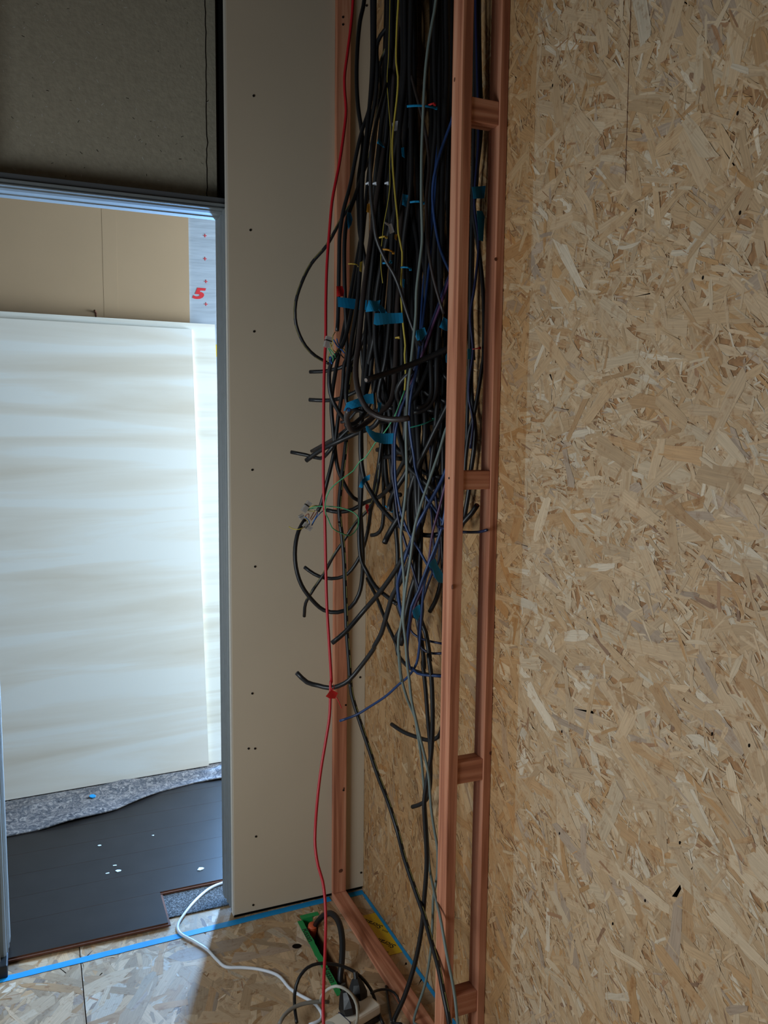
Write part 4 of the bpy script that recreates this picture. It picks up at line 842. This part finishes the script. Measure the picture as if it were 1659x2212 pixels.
# thick cable rising out of the slot through an orange conduit
def slot_cable():
    pts = [(0.689, 2.095, -0.06), (0.689, 2.088, -0.02)]
    P = [np.array(p) for p in pts] + [ony(600 + x/6.583, 1960 + y/6.583, yy) for x, y, yy in ((545, 245, 2.080), (590, 180, 2.063), (660, 115, 2.040), (750, 85, 2.015), (830, 145, 1.985), (890, 280, 1.945), (918, 480, 1.910), (915, 700, 1.880), (900, 880, 1.860))] 
    P += [np.array([0.685, 1.850, -0.004]), np.array([0.684, 1.830, -0.05])]
    return spline(P, 0.008)
S = slot_cable(); build('supply_cable', *tube(S, 0.0082, 14), 'black_cable', smooth=True, label='thick black supply cable arching out of the floor slot', cat='cable', group='cords on the floor')
a = np.array([0.689, 2.103, -0.055]); b_ = np.array([0.688, 2.082, 0.006]); cp = spline([a, (a+b_)/2, b_], 0.002)
build('conduit', *tube(cp, 0.0125, 14, taper=1 + 0.07*np.sin(np.arange(len(cp))*1.9)), 'orange_conduit', smooth=True, label='short orange corrugated conduit end in the floor slot', cat='conduit')
build('slot_bottom', *merge([boxv((SLOT[0], SLOT[2], -0.105), (SLOT[1], SLOT[3], -0.10))]), 'hole_dark', floor)  # dark sheet at the bottom of the slot
# power strip
d = np.array([-0.952, -0.307, 0.0]); d /= np.linalg.norm(d); e_ = np.array([-d[1], d[0], 0.0])
if e_[1] < 0: e_ = -e_
A = np.array([0.7032, 1.7105, 0.0]) - d*0.008
ps = empty('power_strip', (A + d*0.16), 'off white power strip with black plugs on the floor, cut by the frame', 'power strip')
def ob(l0, l1, w0, w1, z0, z1, bev):
    v, f = boxv((l0, w0, z0), (l1, w1, z1), bev)
    return [A + d*p[0] + e_*p[1] + np.array([0, 0, p[2]]) for p in v], f
build('cover', *ob(0, 0.33, -0.044, 0.0, 0.016, 0.043, 0.006), 'white_plastic', ps, smooth=False)
build('base', *ob(0.002, 0.328, -0.043, -0.001, 0.0008, 0.0162, 0.001), 'black_plastic', ps)
for k in range(3): build('socket', *disc(A + d*(0.145 + 0.06*k) - e_*0.022 + [0, 0, 0.0434], (0, 0, 1), 0.019, 18, 0.001), 'pale_grey_cable', ps)
build('seam', *ob(0.094, 0.0955, -0.0445, 0.0005, 0.02, 0.0434, 0), 'navy_cable', ps)
def plug(label, base, up, s=1.0):
    root = empty('mains_plug', base, label, 'plug', 'plugs in the power strip')
    up = np.asarray(up, float); up /= np.linalg.norm(up); ax = np.cross(up, d); ax /= np.linalg.norm(ax); ay = np.cross(up, ax)
    V = []; 
    for h_, w_, t_ in ((0.0, 0.020, 0.018), (0.012, 0.021, 0.019), (0.026, 0.017, 0.013), (0.036, 0.010, 0.008)):
        for q in range(8):
            an = math.pi/8 + q*math.pi/4; V.append(np.asarray(base) + up*h_*s + ax*w_*s*math.cos(an) + ay*t_*s*math.sin(an))
    f = [(i*8+q, i*8+(q+1) % 8, (i+1)*8+(q+1) % 8, (i+1)*8+q) for i in range(3) for q in range(8)] + [tuple(range(8))[::-1], tuple(range(24, 32))]
    build('body', V, f, 'black_plastic', root)
    tip = np.asarray(base) + up*0.036*s
    build('strain_relief', *tube(np.array([tip - up*0.002, tip + up*0.012*s]), 0.005*s, 8), 'black_plastic', root)
    return tip
plug('black plug at the left on the power strip', A + d*0.072 - e_*0.016 + [0, 0, 0.0436], (-0.2, 0.35, 1), 1.3)
plug('black plug at the far end behind the power strip', A + d*0.022 + e_*0.016 + [0, 0, 0.030], (0.05, 0.5, 0.9), 1.25)
fcable('extension_cable', 'black cord with yellow marking arching over the slot beside the power strip', [('B', 270, 1640, 'z', .02), ('B', 240, 1400, 'y', 1.835), ('B', 245, 1200, 'y', 1.84), ('B', 300, 1010, 'y', 1.85), ('B', 420, 860, 'y', 1.86), ('B', 570, 800, 'y', 1.86), ('B', 720, 800, 'y', 1.86), ('B', 900, 830, 'y', 1.855), ('B', 1080, 910, 'y', 1.84), ('B', 1230, 1040, 'y', 1.82), ('B', 1340, 1200, 'y', 1.80), ('B', 1400, 1380, 'y', 1.785), ('B', 1440, 1520, 'z', .012), ('B', 1500, 1660, 'z', .008)], 0.0040, 'black_cable')
fcable('extension_cable', 'pale grey cord arching in front of the plugs', [('B', 610, 1330, 'z', .03), ('B', 640, 1240, 'y', 1.75), ('B', 720, 1160, 'y', 1.73), ('B', 830, 1120, 'y', 1.715), ('B', 940, 1150, 'y', 1.705), ('B', 1050, 1240, 'y', 1.695), ('B', 1120, 1380, 'y', 1.69), ('B', 1135, 1540, 'y', 1.69), ('B', 1110, 1680, 'z', .02)], 0.0034, 'pale_grey_cable')
fcable('extension_cable', 'mid grey cord running off at the bottom left of the power strip', [('B', 20, 1660, 'z', .03), ('B', 90, 1540, 'z', .034), ('B', 200, 1440, 'z', .036), ('B', 330, 1380, 'z', .036), ('B', 480, 1350, 'z', .034), ('B', 610, 1340, 'z', .03), ('B', 720, 1345, 'z', .02)], 0.0046, 'mid_grey_cable')
fcable('extension_cable', 'thin black cord arching right from the plugs over the batten', [('B', 1330, 1220, 'z', .05), ('B', 1420, 1180, 'y', 1.80), ('B', 1540, 1165, 'y', 1.80), ('B', 1660, 1215, 'y', 1.79), ('Z6', 880, 1200, 'y', 1.77), ('Z6', 915, 1290, 'y', 1.76), ('Z6', 920, 1360, 'y', 1.755)], 0.0030, 'black_cable')
fcable('extension_cable', 'dark grey cord lying along the batten at the bottom', [('B', 1540, 1120, 'z', .004), ('B', 1560, 1250, 'z', .004), ('B', 1590, 1450, 'z', .004), ('B', 1620, 1640, 'z', .004)], 0.0030, 'charcoal_cable')
